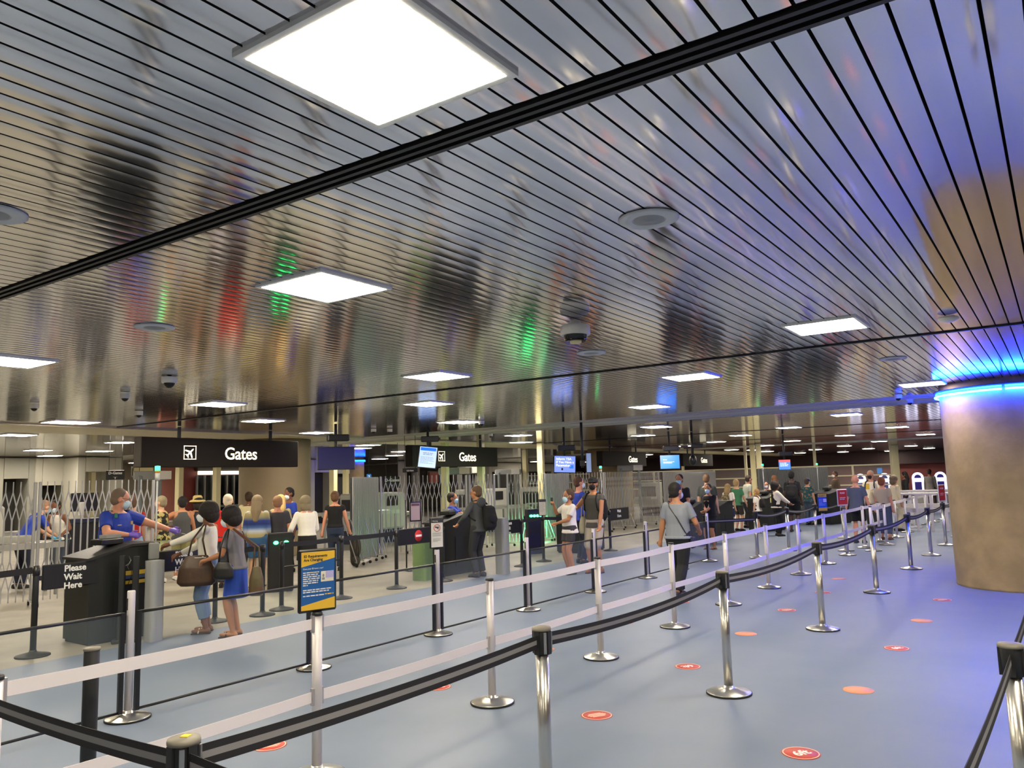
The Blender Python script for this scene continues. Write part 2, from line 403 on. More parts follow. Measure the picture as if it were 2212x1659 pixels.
# ---------------------------------------------------------------- queue barriers
def ordn(i): return ORD[i] if i < len(ORD) else str(i + 1) + 'th'
rimb = mat('black rubber rim', '#121214', .7)
def base_parts(t, r, m, rubber=True, dome=.045):
    put('base', cached(('base', r, m.name), lambda: MB().lathe([(r, .012), (r * .97, .018), (r * .3, dome), (.04, dome + .004), (.036, dome + .02), (.03, dome + .022)], 40).mesh('base', m)), t)
    put('rubber_foot', cached(('foot', r), lambda: MB().lathe([(r - .004, 0), (r + .003, .002), (r + .003, .013), (r - .004, .014)], 40).mesh('rubber_foot', rimb)), t)
def belt_mesh(L, sag, wd, mats, th=.003, n=14, dz=0.0):
    """webbing along +x from 0 to L, drop dz at the far end"""
    m = MB(); rows = []
    zs = [-.5, -.16, .16, .5] if len(mats) > 1 else [-.5, .5]
    for i in range(n + 1):
        t = i / n; z = -4 * sag * t * (1 - t) + dz * t; tw = .12 * math.sin(t * 5) * sag * 4
        rows.append([(L * t, s * th / 2 + tw * k * wd, z + k * wd) for s in (-1, 1) for k in zs])
    q = len(zs); P = [p for r in rows for p in r]; F = []; M = []
    for i in range(n):
        for s in (0, 1):
            for k in range(q - 1):
                a = i * 2 * q + s * q + k; f = (a, a + 2 * q, a + 2 * q + 1, a + 1)
                m.f.append(list(f if s == 0 else f[::-1])); m.m.append(1 if (q == 4 and k == 1) else 0); m.sm.append(False)
        for k in (0, q - 1):
            a = i * 2 * q + k; b = a + q; f = (a, b, b + 2 * q, a + 2 * q)
            m.f.append(list(f if k == 0 else f[::-1])); m.m.append(0); m.sm.append(False)
    m.v = P
    return m
def belt(parent, p0, p1, sag, wd=.07, mats=(beltb, beltg), label=None, z=None):
    p0 = Vector(p0); p1 = Vector(p1); d = p1 - p0; L = math.hypot(d.x, d.y)
    me = belt_mesh(L, sag, wd, mats, dz=d.z).mesh('belt', list(mats))
    o = put('belt', me, parent, label=label); o.location = p0 - parent.location; o.rotation_euler = (0, 0, math.atan2(d.y, d.x)); return o
def head_black(t, big=False):
    put('belt_head', cached('bh', lambda: MB().lathe([(.045, .83), (.045, .955), (.041, .962)], 28).box((.043, 0, .89), (.016, .03, .12)).box((-.043, 0, .89), (.016, .03, .12))
        .box((0, .043, .89), (.03, .016, .12)).box((0, -.043, .89), (.03, .016, .12)).mesh('belt_head', blackm)), t)
    put('top_cap', cached('tc', lambda: MB().lathe([(.051, .95), (.052, .958), (.049, .967), (.02, .971), (.001, .971)], 28).mesh('top_cap', mat('worn grey cap', '#77736a', .5))), t)
sticker = mat('yellow sticker', '#e8cf2e', .5)
# row A: brushed posts with black striped belt
xa = [1.545, 3.65, 6.39, 9.42, 12.55, 15.72, 18.3, 20.8, 23.4]
A = []
ya = 2.38
for i, x in enumerate(xa):
    if i == 0: lab = 'nearest brushed post, cropped at the bottom edge, with two black belts and yellow sticker'
    elif i == 1: lab = 'cropped brushed post in front with black striped belt, right of centre at the bottom edge'
    else: lab = '%s brushed steel post from the camera in the row with the black striped belt' % ordn(i)
    t = thing('stanchion', lab, 'barrier post', (x, ya, 0), 0, 'brushed posts with black striped belt')
    base_parts(t, .178, chrome)
    put('pole', cached('poleA', lambda: MB().lathe([(.035, .04), (.035, .83)], 28).mesh('pole', chrome)), t)
    head_black(t); A.append(t)
    put('chrome_insert', cached('chins', lambda: MB().box((.028, -.036, .89), (.02, .016, .11), -.9).box((-.028, -.036, .89), (.02, .016, .11), .9).mesh('chrome_insert', chrome)), t)
MB().box((0.004, -.004, .972), (.026, .026, .003), .4).build('sticker', sticker, A[0], label='small yellow square on the cap')
for i in range(len(xa) - 1):
    belt(A[i], (xa[i] + .05, ya, .895), (xa[i + 1] - .05, ya, .895), .045 if i else .02)
belt(A[0], (xa[0] - .02, ya + .05, .895), (1.62, 4.9, .895), .03)
belt(A[0], (xa[0] - .01, ya - .05, .895), (1.50, .15, .895), .03)
# far right posts beside the picture edge
right_posts = [(4.24, .27, 'brushed post with black top cut by the right edge of the photo')]
for x, y, lab in right_posts:
    t = thing('stanchion', lab, 'barrier post', (x, y, 0), 0)
    base_parts(t, .178, chrome); put('pole', CACHE['poleA'], t); head_black(t)
    belt(t, (x - .05, y, .895), (1.9, .33, .895), .03, label='black belt running down towards the camera')
    belt(t, (x + .05, y, .895), (7.2, .25, .895), .02)
t = thing('stanchion', 'brushed post outside the picture to the right', 'barrier post', (7.25, .25, 0)); base_parts(t, .178, chrome); put('pole', CACHE['poleA'], t); head_black(t)
t = thing('stanchion', 'brushed post below the picture on the right', 'barrier post', (1.86, .33, 0)); base_parts(t, .178, chrome); put('pole', CACHE['poleA'], t); head_black(t)
# black post at the lower left
t = thing('stanchion', 'thick black post at lower left, behind the white belts', 'barrier post', (2.16, 4.14, 0))
base_parts(t, .17, blackm); MB().lathe([(.037, .04), (.037, .955), (.03, .965)], 28).build('pole', blackm, t)
MB().lathe([(.04, .955), (.04, .968), (.001, .97)], 24).build('top_cap', mat('worn grey cap', '#77736a', .5), t)
# row W: slim silver posts with two white belts
xw = [-.2, 1.62] + [3.43 + 1.805 * i for i in range(12)]
W = []
yw = 3.9
whitehead = mat('silver belt clip', '#bdb9bd', .35, .6)
for i, x in enumerate(xw):
    if i < 2: lab = 'slim silver post outside the picture, %s end of the white belts' % ('far' if i == 0 else 'near')
    elif i == 2: lab = 'slim silver post carrying the blue and yellow ID notice, with white belts'
    else: lab = '%s slim silver post from the left in the row with two white belts' % ordn(i - 2)
    t = thing('stanchion', lab, 'barrier post', (x, yw, 0), 0, 'silver posts with white belts')
    base_parts(t, .172, chrome)
    put('pole', cached('poleW', lambda: MB().lathe([(.031, .04), (.031, .955)], 24).mesh('pole', silverp)), t)
    put('top_cap', cached('capW', lambda: MB().lathe([(.034, .952), (.034, .966), (.03, .972), (.001, .972)], 24).mesh('top_cap', blackm)), t)
    for sx in (-.036, .036):
        for zz in (.905, .47): put('belt_clip', cached('clipW', lambda: MB().box((0, 0, 0), (.014, .026, .1)).mesh('belt_clip', whitehead)), t, loc=(sx, 0, zz))
    W.append(t)
for i in range(len(xw) - 1):
    L = xw[i + 1] - xw[i] - .09
    me = cached(('bw', round(L, 2)), lambda: belt_mesh(L, .008, .064, (beltw,)).mesh('belt', [beltw]))
    put('belt', me, W[i], loc=(.045, 0, .905)); put('belt', me, W[i], loc=(.045, 0, .47))
# row B: brushed posts standing between clear panels in black frames
clear = mat('clear acrylic', '#9fb0ba', .08, alpha=.07, spec=.6)
xb = [1.62, 3.5, 5.36, 7.22, 9.11, 10.99, 12.87, 14.3, 15.8]
yb = 6.14
Bp = []
for i, x in enumerate(xb):
    lab = ('brushed post outside the picture on the left' if i == 0 else ('leftmost', 'second', 'third', 'fourth', 'fifth', 'sixth', 'seventh', 'eighth')[i - 1] +
           ' brushed post from the left in the row of clear black-framed panels')
    if i == 3: lab = 'brushed post carrying the no-firearms notice, between clear panels'
    t = thing('stanchion', lab, 'barrier post', (x, yb, 0), 0, 'brushed posts between clear panels')
    base_parts(t, .165, chrome)
    put('pole', cached('poleB', lambda: MB().lathe([(.03, .04), (.03, .965), (.027, .972), (.001, .972)], 24).mesh('pole', silverp)), t)
    for sx in (-.033, .033): put('panel_slot', cached('slotB', lambda: MB().box((0, 0, .87), (.008, .012, .09)).mesh('panel_slot', black)), t, loc=(sx, 0, 0))
    Bp.append(t)
for i in range(len(xb) - 1):
    L = xb[i + 1] - xb[i] - .11
    t = thing('barrier_panel', '%s low clear panel from the left, in a thin black frame' % ordn(i), 'barrier', (xb[i] + .055, yb, 0), 0, 'clear panels in black frames')
    put('upright', cached('upB', lambda: MB().box((0, 0, .43), (.034, .03, .76)).mesh('upright', black)), t, loc=(.012, 0, 0))
    put('upright', CACHE['upB'], t, loc=(L - .012, 0, 0))
    put('top_rail', cached(('tr', round(L, 2)), lambda: MB().tube([(.02, 0, .8), (L - .02, 0, .8)], .013, 10).mesh('top_rail', black)), t)
    put('bottom_rail', cached(('br', round(L, 2)), lambda: MB().tube([(.02, 0, .06), (L - .02, 0, .06)], .011, 10).mesh('bottom_rail', black)), t)
    put('pane', cached(('pn', round(L, 2)), lambda: MB().box((L / 2, 0, .43), (L - .04, .005, .72)).mesh('pane', clear)), t)
# row R: further brushed posts with black belt beyond the panels
xr = [(16.75, 5.44), (18.5, 5.28), (20.4, 5.14), (22.4, 4.95)]
R = []
for i, (x, y) in enumerate(xr):
    t = thing('stanchion', '%s post from the left under the sagging dark belt near the boy' % ordn(i), 'barrier post', (x, y, 0), 0, 'far posts with dark belt')
    base_parts(t, .17, chrome); put('pole', CACHE['poleA'], t); head_black(t); R.append(t)
for i in range(3): belt(R[i], (xr[i][0] + .05, xr[i][1], .895), (xr[i + 1][0] - .05, xr[i + 1][1], .895), .06)
belt(R[0], (16.7, 5.45, .8), (15.86, yb - .02, .8), .0, mats=(beltb, beltg))
# row K: black posts with black belt
K = []
kp = [(4.26, 9.4, 'black post at the left holding the front Please Wait Here panel'), (7.18, 9.28, 'black post behind the women, left one of three close together'),
      (7.62, 9.42, 'black post behind the ID notice, with belt towards the folded gates'), (8.79, 9.44, 'black post in front of the woman in black T-shirt'),
      (10.04, 9.44, 'black post holding the no-entry panel'), (11.1, 9.3, 'black post with low disc base beside the second podium'),
      (13.62, 9.3, 'black post holding the second Please Wait Here panel'), (14.6, 9.4, 'black post carrying a white notice beyond the second waiting panel'),
      (6.55, 9.45, 'black post half hidden behind the two women'), (17.3, 9.2, 'black post beside the third podium')]
for x, y, lab in kp:
    t = thing('stanchion', lab, 'barrier post', (x, y, 0), 0, 'black posts by the podiums')
    base_parts(t, .17, blackm, dome=.03)
    put('pole', cached('poleK', lambda: MB().lathe([(.032, .03), (.032, .955), (.028, .965), (.001, .968)], 24).mesh('pole', blackm)), t)
    put('belt_head', cached('bhK', lambda: MB().lathe([(.037, .86), (.037, .955)], 24).mesh('belt_head', black)), t)
    K.append(t)
kb = (beltb,)
belt(K[0], (4.22, 9.4, .92), (2.6, 9.5, .92), .02, mats=kb)
belt(K[2], (7.66, 9.42, .92), (8.75, 9.44, .92), .01, mats=kb); belt(K[3], (8.83, 9.44, .92), (10.0, 9.44, .92), .01, mats=kb)
belt(K[1], (7.14, 9.28, .92), (6.59, 9.44, .92), .01, mats=kb)
belt(K[6], (13.66, 9.3, .92), (14.56, 9.4, .92), .005, mats=kb); belt(K[7], (14.64, 9.4, .92), (17.26, 9.2, .92), .05, mats=kb)
MB().tube([(7.62 - 8.79, -.02, .6), (-.04, 0, .6)], .012, 8).build('low_rail', black, K[3])
# waiting panels clipped between posts
def wait_panel(parent, x0, x1, y, z0, z1, txt, size, tx):
    t = thing('waiting_panel', txt, 'sign', (x0, y, 0))
    MB().box(((x1 - x0) / 2, 0, (z0 + z1) / 2), (x1 - x0, .03, z1 - z0), bev=.012).build('board', black, t)
    MB().box((-.012, 0, (z0 + z1) / 2), (.03, .02, .05)).build('clip', blackm, t)
    for i, wd in enumerate(('Please', 'Wait', 'Here')):
        text('lettering', wd, size, lettering, t, (tx, -.017, z1 - .022 - size * .72 - i * size * .98), bold=.0022)
    return t
wait_panel(None, 4.32, 5.10, 9.4, .69, .965, 'front black panel reading Please Wait Here, before the officer podium', .098, .23)
wait_panel(None, 5.63, 6.48, 9.38, .735, 1.0, 'black panel reading Please Wait Here, partly behind the brown handbag', .098, .27)
wait_panel(None, 12.72, 13.58, 9.3, .69, .965, 'black panel reading Please Wait Here, right of the man with rucksack', .098, .3)
t = thing('no_entry_panel', 'black panel with round red no-entry symbol', 'sign', (10.08, 9.43, 0))
MB().box((.46, 0, .84), (.92, .03, .28), bev=.012).build('board', black, t)
MB().lathe([(.0, 0), (.098, 0), (.098, .003), (.0, .003)], 36).build('disc', redp, t).location = (0, 0, 0); o = LAST[0]; o.location = (.5, -.017, .84); o.rotation_euler = (PI / 2, 0, 0)
MB().box((.5, -.022, .84), (.15, .004, .034)).build('white_bar', lettering, t)
# notices on posts
def notice(name, lab, loc, rz, w_, h_, frame, face, z0, extra=None, tilt=0):
    t = thing(name, lab, 'sign', loc, rz)
    MB().box((0, 0, z0 + h_ / 2), (w_, .022, h_), bev=.009).build('frame', frame, t)
    b = .016
    MB().box((0, -.0125, z0 + h_ / 2), (w_ - 2 * b, .004, h_ - 2 * b)).build('sheet', face, t)
    MB().lathe([(.022, -.02), (.022, 0), (.03, .006)], 16, (0, 0, z0 - .006)).build('holder', blackm, t)
    if extra: extra(t, w_ - 2 * b, h_ - 2 * b, z0 + b)
    return t
navyp = mat('blue print', '#1f5fa8', .4); yelp = mat('yellow print', '#e8bb3c', .4); lilac = mat('painted lilac glare', '#b9b4e6', .4); cardp = mat('card print', '#e3dfd2', .5)
def lines(t, x, z, ws, size, m, gap=None, name='print_line'):
    b = MB()
    for i, wl in enumerate(ws):
        xx = x; r = random.Random(i * 7 + int(wl * 1000))
        while xx < x + wl:
            l = min(size * r.uniform(1.2, 3.4), x + wl - xx)
            b.box((xx + l / 2, -.0152, z - i * (gap or size * 1.5)), (l, .001, size * .62)); xx += l + size * .45
    b.build(name, m, t)
def idposter(t, w_, h_, z0):
    y = -.0148
    MB().add([(-w_ / 2, y, z0 + h_ * .745), (w_ / 2, y, z0 + h_ * .87), (w_ / 2, y, z0 + h_), (-w_ / 2, y, z0 + h_)], [(0, 1, 2, 3)]).build('yellow_header', yelp, t)
    MB().add([(-w_ / 2, y, z0), (w_ / 2, y, z0), (w_ / 2, y, z0 + h_ * .19), (-w_ / 2, y, z0 + h_ * .08)], [(0, 1, 2, 3)]).build('yellow_footer', yelp, t)
    text('lettering', 'ID Requirements\nAre Changing', h_ * .064, inkb, t, (-w_ * .43, y - .0008, z0 + h_ * .905), ext=.0006, bold=.0006)
    text('lettering', 'Does your ID have a star?', h_ * .036, lettering, t, (-w_ * .45, y - .0005, z0 + h_ * .70), ext=.0005)
    lines(t, -w_ * .45, z0 + h_ * .645, [w_ * .48, w_ * .46, w_ * .5, w_ * .49, w_ * .45, w_ * .44, w_ * .14], h_ * .03, lettering, h_ * .036)
    lines(t, -w_ * .26, z0 + h_ * .645, [w_ * .28], h_ * .03, yelp)
    lines(t, -w_ * .45, z0 + h_ * .345, [w_ * .85, w_ * .78], h_ * .03, lettering, h_ * .036); lines(t, -w_ * .45, z0 + h_ * .245, [w_ * .62], h_ * .03, lettering)
    lines(t, w_ * .2, z0 + h_ * .25, [w_ * .26], h_ * .03, yelp)
    MB().box((w_ * .27, y - .001, z0 + h_ * .56), (w_ * .38, .002, h_ * .18)).build('card_picture', cardp, t)
    MB().box((w_ * .34, y - .0028, z0 + h_ * .59), (w_ * .24, .001, h_ * .12)).build('card_glare', lilac, t)  # glare on the card, painted as a pale lilac patch
    MB().ell((w_ * .15, y - .002, z0 + h_ * .575), (w_ * .03, .0008, h_ * .03), 10).box((w_ * .15, y - .002, z0 + h_ * .52), (w_ * .08, .001, h_ * .04)).build('portrait', greyp, t)
notice('id_notice', 'blue and yellow framed notice titled ID Requirements Are Changing', (3.43, 3.9, 0), -.60 + .30, .255, .385, black, navyp, .975, idposter)
def gunposter(t, w_, h_, z0):
    MB().box((0, -.0148, z0 + h_ * .93), (w_, .001, h_ * .14)).build('header', inkb, t)
    text('lettering', 'Warning', h_ * .06, lettering, t, (-w_ * .4, -.0155, z0 + h_ * .905), ext=.0004)
    b = MB(); P = [(math.cos(a) * w_ * .27, -.0152, z0 + h_ * .68 + math.sin(a) * w_ * .27) for a in [2 * PI * i / 28 for i in range(29)]]
    b.tube(P, .003, 6); b.bar((-w_ * .19, -.0152, z0 + h_ * .68 + w_ * .19), (w_ * .19, -.0152, z0 + h_ * .68 - w_ * .19), .005, .002); b.build('ban_ring', redp, t)
    MB().box((0, -.0152, z0 + h_ * .7), (w_ * .3, .001, h_ * .035)).box((w_ * .08, -.0152, z0 + h_ * .665), (w_ * .07, .001, h_ * .06), 0).build('pistol_picture', inkb, t)
    lines(t, -w_ * .4, z0 + h_ * .5, [w_ * .8, w_ * .76, w_ * .7, w_ * .78], h_ * .018, greyp, h_ * .035)
    lines(t, -w_ * .36, z0 + h_ * .3, [w_ * .7, w_ * .6, w_ * .66, w_ * .4], h_ * .016, greyp, h_ * .033)
notice('firearms_notice', 'tall white notice with crossed-out pistol on a post', (7.22, 6.14, 0), -.45, .18, .36, black, paper, .985, gunposter)
def plainposter(t, w_, h_, z0):
    MB().box((0, -.0148, z0 + h_ * .93), (w_, .001, h_ * .12)).build('header', inkb, t)
    lines(t, -w_ * .4, z0 + h_ * .8, [w_ * .8, w_ * .7, w_ * .76, w_ * .8, w_ * .6, w_ * .7, w_ * .72, w_ * .5], h_ * .025, greyp, h_ * .08)
notice('small_notice', 'small white notice on the black post beyond the waiting panel', (14.6, 9.4, 0), -.45, .2, .36, black, paper, .975, plainposter)
def redposter(t, w_, h_, z0):
    text('lettering', 'PLEASE', h_ * .13, lettering, t, (0, -.016, z0 + h_ * .76), ext=.0006, align='CENTER', bold=.001)
    lines(t, -w_ * .3, z0 + h_ * .5, [w_ * .6, w_ * .5], h_ * .06, lettering, h_ * .1)
    MB().box((0, -.0155, z0 + h_ * .03), (w_ * .96, .001, h_ * .04)).build('white_edge', lettering, t)
x, y = at(1828, 1190)
t = thing('stanchion', 'far post carrying the left red notice, behind the blue notice', 'barrier post', (x, y, 0)); base_parts(t, .17, chrome); put('pole', CACHE['poleA'], t); head_black(t)
notice('red_notice', 'red notice left of the bald man in blue T-shirt', (x, y, 0), -.55, .3, .37, whitep, redp, .985, redposter)
notice('red_notice', 'red notice beside the big concrete column', (20.8, 2.38, 0), -.35, .3, .40, whitep, redp, .985, redposter)
def idposter2(t, w_, h_, z0):
    MB().box((0, -.0148, z0 + h_ * .9), (w_, .001, h_ * .2)).build('yellow_header', yelp, t)
    MB().box((0, -.0148, z0 + h_ * .09), (w_, .001, h_ * .18)).build('yellow_footer', yelp, t)
    lines(t, -w_ * .42, z0 + h_ * .92, [w_ * .8, w_ * .6], h_ * .05, inkb, h_ * .07)
    lines(t, -w_ * .42, z0 + h_ * .68, [w_ * .45, w_ * .42, w_ * .46, w_ * .4, w_ * .8, w_ * .7], h_ * .025, lettering, h_ * .07)
    MB().box((w_ * .28, -.0152, z0 + h_ * .6), (w_ * .38, .001, h_ * .2)).build('card_picture', cardp, t)
x, y = xw[9], yw
notice('id_notice', 'far blue and yellow notice left of the red one', (x, y, 0), -.5, .26, .36, black, navyp, .99, idposter2)
# floor discs
disc_r = mat('red floor sticker', '#c5483c', .5); disc_o = mat('worn orange floor sticker', '#d9906f', .5); disc_t = mat('faded lettering', '#e9c9b4', .6)
dk = [(5.27, 1.52, 0, '6ft', 'nearest'), (6.97, 1.52, 1, '', 'second'), (8.75, 1.52, 0, '6ft', 'third'), (10.44, 1.52, 1, '', 'fourth'), (12.18, 1.5, 0, 'x', 'fifth'),
      (5.35, 3.02, 0, 'x', 'nearest'), (7.09, 3.02, 0, 'r', 'second'), (8.81, 3.05, 1, '', 'third'), (10.53, 3.09, 0, 'x', 'fourth'), (12.26, 3.06, 0, '', 'fifth'), (13.92, 3.2, 1, '', 'sixth'),
      (3.65, 4.63, 0, 'x', 'nearest'), (5.40, 4.61, 0, '6ft', 'second'), (7.10, 4.61, 1, '', 'third'), (8.83, 4.57, 0, 'x', 'fourth'), (10.62, 4.57, 0, 'r', 'fifth'), (13.87, 4.54, 1, '', 'sixth')]
lane = {1: 'right-hand', 3: 'middle', 4: 'left-hand'}
for x, y, kind, s, n in dk:
    kd = 'worn blank orange' if kind else {'6ft': 'red 6ft', 'r': 'red 6ft upside-down', 'x': 'red small-print', '': 'red plain'}[s]
    t = thing('floor_sticker', '%s round floor sticker, %s from the camera in the %s lane' % (kd, n, lane[int(y)]), 'floor sticker', (x, y, .0005), -.55, 'round distance stickers on the floor')
    put('disc', cached(('disc', kind), lambda: MB().lathe([(.118, 0), (.118, .002), (.0, .0021)], 40).mesh('disc', disc_o if kind else disc_r)), t)
    if not kind: put('ring', cached('dring', lambda: MB().lathe([(.104, .0022), (.104, .0028), (.112, .0028), (.112, .0022)], 40, cap=False).mesh('ring', disc_t)), t)
    if s in ('6ft', 'r'):
        me = cached('6ft', lambda: text_mesh('6ft', .105, ext=.0003, bold=.003, align='CENTER'))
        if not me.materials: me.materials.append(lettering)
        elif me.materials[0] is None: me.materials[0] = lettering
        o = put('lettering', me, t, loc=(0, -.035 if s == '6ft' else .035, .0032)); o.rotation_euler = (-PI / 2, 0, 0 if s == '6ft' else PI)
    if s == 'x':
        put('small_print', cached('dprint', lambda: MB().box((0, .035, .0028), (.1, .01, .001)).box((0, .018, .0028), (.13, .01, .001)).box((0, 0, .0028), (.15, .01, .001)).box((0, -.018, .0028), (.13, .01, .001)).box((0, -.035, .0028), (.1, .01, .001)).mesh('small_print', disc_t)), t)
# ---------------------------------------------------------------- overhead signs, screens, cameras
signb = mat('dark bronze sign box', '#1a1512', .7, spec=.25)
lit = mat('lit lettering', (1., .9, .66), .4, emit=.24)
def plane_icon(t, x, z, s):
    b = MB(); P = []
    for (cx, cz, w_, h_) in ((0, s / 2 - s * .03, s, s * .055), (0, -s / 2 + s * .03, s, s * .055), (-s / 2 + s * .03, 0, s * .055, s), (s / 2 - s * .03, 0, s * .055, s)):
        b.box((x + cx, -.132, z + cz), (w_, .004, h_))
    b.build('icon_border', lit, t)
    a = MB(); c, q = math.cos(-PI / 4), math.sin(-PI / 4)
    def poly(pts): a.prism([(x + (px * c - pz * q) * s, z + (px * q + pz * c) * s) for px, pz in pts], -.135, -.129)
    poly([(-.055, -.36), (.055, -.36), (.055, .3), (.0, .4), (-.055, .3)])
    poly([(.055, .1), (.055, -.06), (.4, -.2), (.4, -.1)]); poly([(-.055, -.06), (-.055, .1), (-.4, -.1), (-.4, -.2)])
    poly([(.055, -.22), (.055, -.32), (.18, -.4), (.18, -.34)]); poly([(-.055, -.32), (-.055, -.22), (-.18, -.34), (-.18, -.4)])
    a.build('plane_icon', lit, t)
def gates_sign(x0, x1, lab, txt_x, icon_x, y=14.6):
    t = thing('hanging_sign', lab, 'sign', (x0, y, 0), 0, 'overhead Gates signs'); L = x1 - x0
    MB().box((L / 2, 0, 2.5), (L, .26, .585), bev=.012).build('sign_box', signb, t)
    for xx in (L * .23, L * .82): MB().box((xx, 0, 2.905), (.05, .05, .23)).build('hanger', blackm, t)
    if icon_x is not None: plane_icon(t, icon_x, 2.5, .28)
    text('lettering', 'Gates', .36, lit, t, (txt_x, -.134, 2.37), bold=.004, spacing=.97)
    return t
gates_sign(8.35, 12.15, 'nearest long dark hanging sign reading Gates with aeroplane icon', 1.84, 1.04)
gates_sign(16.05, 20.0, 'second long dark Gates sign, its icon half hidden by a small screen', 2.02, 1.24)
gates_sign(26.85, 30.75, 'third dark Gates sign right of the pacemaker screen', 2.22, None)
gates_sign(34.7, 38.5, 'furthest dark Gates sign behind the bright blue screen', 2.2, 1.0)
def screen(lab, p, w_, h_, yaw, face, roll=0., pole=(0, .2), depth=.05, pj=True, tilt=-.12):
    t = thing('display_screen', lab, 'screen', (p.x, p.y, p.z), yaw)
    o = MB().box((0, 0, 0), (w_ + .03, depth, h_ + .03), bev=.01).build('bezel', black, t); o.rotation_euler = (tilt, roll, 0)
    f = MB().box((0, -depth / 2 - .002, 0), (w_, .003, h_)).build('screen_face', face, o)
    top = CEIL - p.z - .02
    MB().tube([(pole[0], depth + .02, -.1), (pole[0], depth + .02, top)], .03, 10).build('ceiling_pole', blackm, t)
    if pj: MB().box((pole[0] + .05, .1, pole[1] + h_ / 2), (.44, .2, .14), .1, bev=.02).build('mount_box', blackm, t)
    MB().box((pole[0], .06, 0), (.12, .07, .12)).build('bracket', blackm, t)
    return t, o
scr_navy = mat('dark blue screen', '#06083a', .5, emit=.12)
scr_white = mat('pale blue screen', '#b4cdf2', .3, emit=.15)
scr_blue = mat('bright blue screen', '#0a78ff', .3, emit=.18)
scr_mid = mat('violet blue screen', '#7b93e6', .3, emit=.15)
scr_txt = mat('screen lettering', '#ffffff', .3, emit=.17)
scr_hd = mat('screen header', '#1d6ce0', .3, emit=.17)
scr_red = mat('screen red band', '#e0525a', .3, emit=.17)
scr_grey = mat('screen grey text', '#7f93b8', .3, emit=.08)
def yawto(p, off=0.0): return math.atan2(p.y, p.x) - PI / 2 + off
p = deep(726, 990, 16.0); screen('large tilted dark blue screen right of the nearest Gates sign', p, .72, .44, yawto(p, .1), scr_navy, roll=-.0)
p = deep(924, 988, 19.2); t, o = screen('small upright white screen with blue heading before second Gates sign', p, .42, .50, yawto(p, -.1), scr_white, roll=.12)
MB().box((0, -.03, .195), (.38, .003, .075)).build('screen_heading', scr_hd, o)
lines(o, -.12, .1, [.24, .22], .03, scr_grey, .035); lines(o, -.17, .0, [.3, .32, .3, .33, .2, .3], .018, scr_grey, .03)
for c in o.children:
    if c.name.startswith('print_line'): c.location = (0, -.0165, 0)
p = deep(1220, 1003, 19); t, o = screen('screen with white text about pacemakers, left of third Gates sign', p, .5, .39, yawto(p, 0), scr_mid, roll=.05)
text('lettering', 'Inform TSA\nIf You Have a\nPacemaker.', .078, scr_txt, o, (-.21, -.032, .1), bold=.001)
MB().box((.16, -.03, -.06), (.1, .002, .08)).build('picture_patch', scr_hd, o); MB().ell((-.06, -.03, -.12), (.025, .002, .03)).build('picture_figure', black, o)
p = deep(1262, 985, 17.5); t, o = screen('narrow side-on screen on a tall black ceiling pole', deep(1272, 1000, 17.5), .1, .42, yawto(p, 0), scr_grey, pj=False, pole=(-.14, .2))
p = deep(1447, 998, 22); t, o = screen('bright blue screen between the third and fourth Gates signs', p, .52, .37, yawto(p), scr_blue)
lines(o, -.18, .06, [.1], .03, scr_txt); lines(o, -.18, .0, [.3, .24], .02, scr_txt)
for c in o.children:
    if c.name.startswith('print_line'): c.location = (0, -.017, 0)
p = deep(1695, 1004, 26); t, o = screen('small blue screen with pink top band, over the far podium', p, .36, .32, yawto(p), scr_hd)
MB().box((0, -.03, .125), (.36, .003, .07)).build('pink_band', scr_red, o)
lines(o, -.14, .05, [.2, .26, .24], .03, scr_txt)
for c in o.children:
    if c.name.startswith('print_line'): c.location = (0, -.017, 0)
p = deep(1497, 1000, 23); t = thing('camera_cluster', 'dark camera cluster on a pole before the furthest Gates sign', 'camera', (p.x, p.y, 0), yawto(p))
MB().tube([(0, 0, CEIL - .01), (0, 0, 2.15)], .04, 10).build('ceiling_pole', blackm, t)
MB().box((.15, 0, 2.62), (.35, .16, .12), bev=.02).build('camera_body', blackm, t); MB().box((-.22, 0, 2.6), (.22, .1, .06)).build('camera_arm', blackm, t)
MB().ell((0, 0, 2.2), (.11, .1, .16)).build('camera_dome', black, t)
# hanging lane signs
def lane_sign(lab, u, v, d, w_, h_, txt, arrow=True, sz=None):
    p = deep(u, v, d); t = thing('lane_sign', lab, 'sign', (p.x, p.y, p.z), yawto(p))
    MB().box((0, 0, 0), (w_, .06, h_), bev=.01).build('board', blackm, t)
    for sx in (-.35, .35): MB().tube([(sx * w_, 0, h_ / 2), (sx * w_, 0, CEIL - p.z)], .006, 6).build('hanger', blackm, t)
    text('lettering', txt, sz or h_ * .38, lettering, t, (0, -.034, h_ * .08 if arrow else -h_ * .2), align='CENTER', bold=.003)
    if arrow: MB().bar((0, -.034, -h_ * .22), (0, -.034, -h_ * .42), .02, .004).bar((-.05, -.034, -h_ * .22), (.05, -.034, -h_ * .22), .02, .004).build('arrow', lettering, t)
lane_sign('small dark sign reading D-Gates above the left lattice gate', 249, 1026, 20, .42, .24, 'D-Gates')
lane_sign('small dark sign reading D-Gates behind the open lattice gate', 847, 1042, 24, .5, .34, 'D-Gates')
lane_sign('narrow dark sign reading C-D Gates under the second Gates sign', 886, 1016, 21, .4, .11, 'C-D Gates', arrow=False)
bluep = mat('blue lane number', '#2f7fd0', .4, emit=.06)
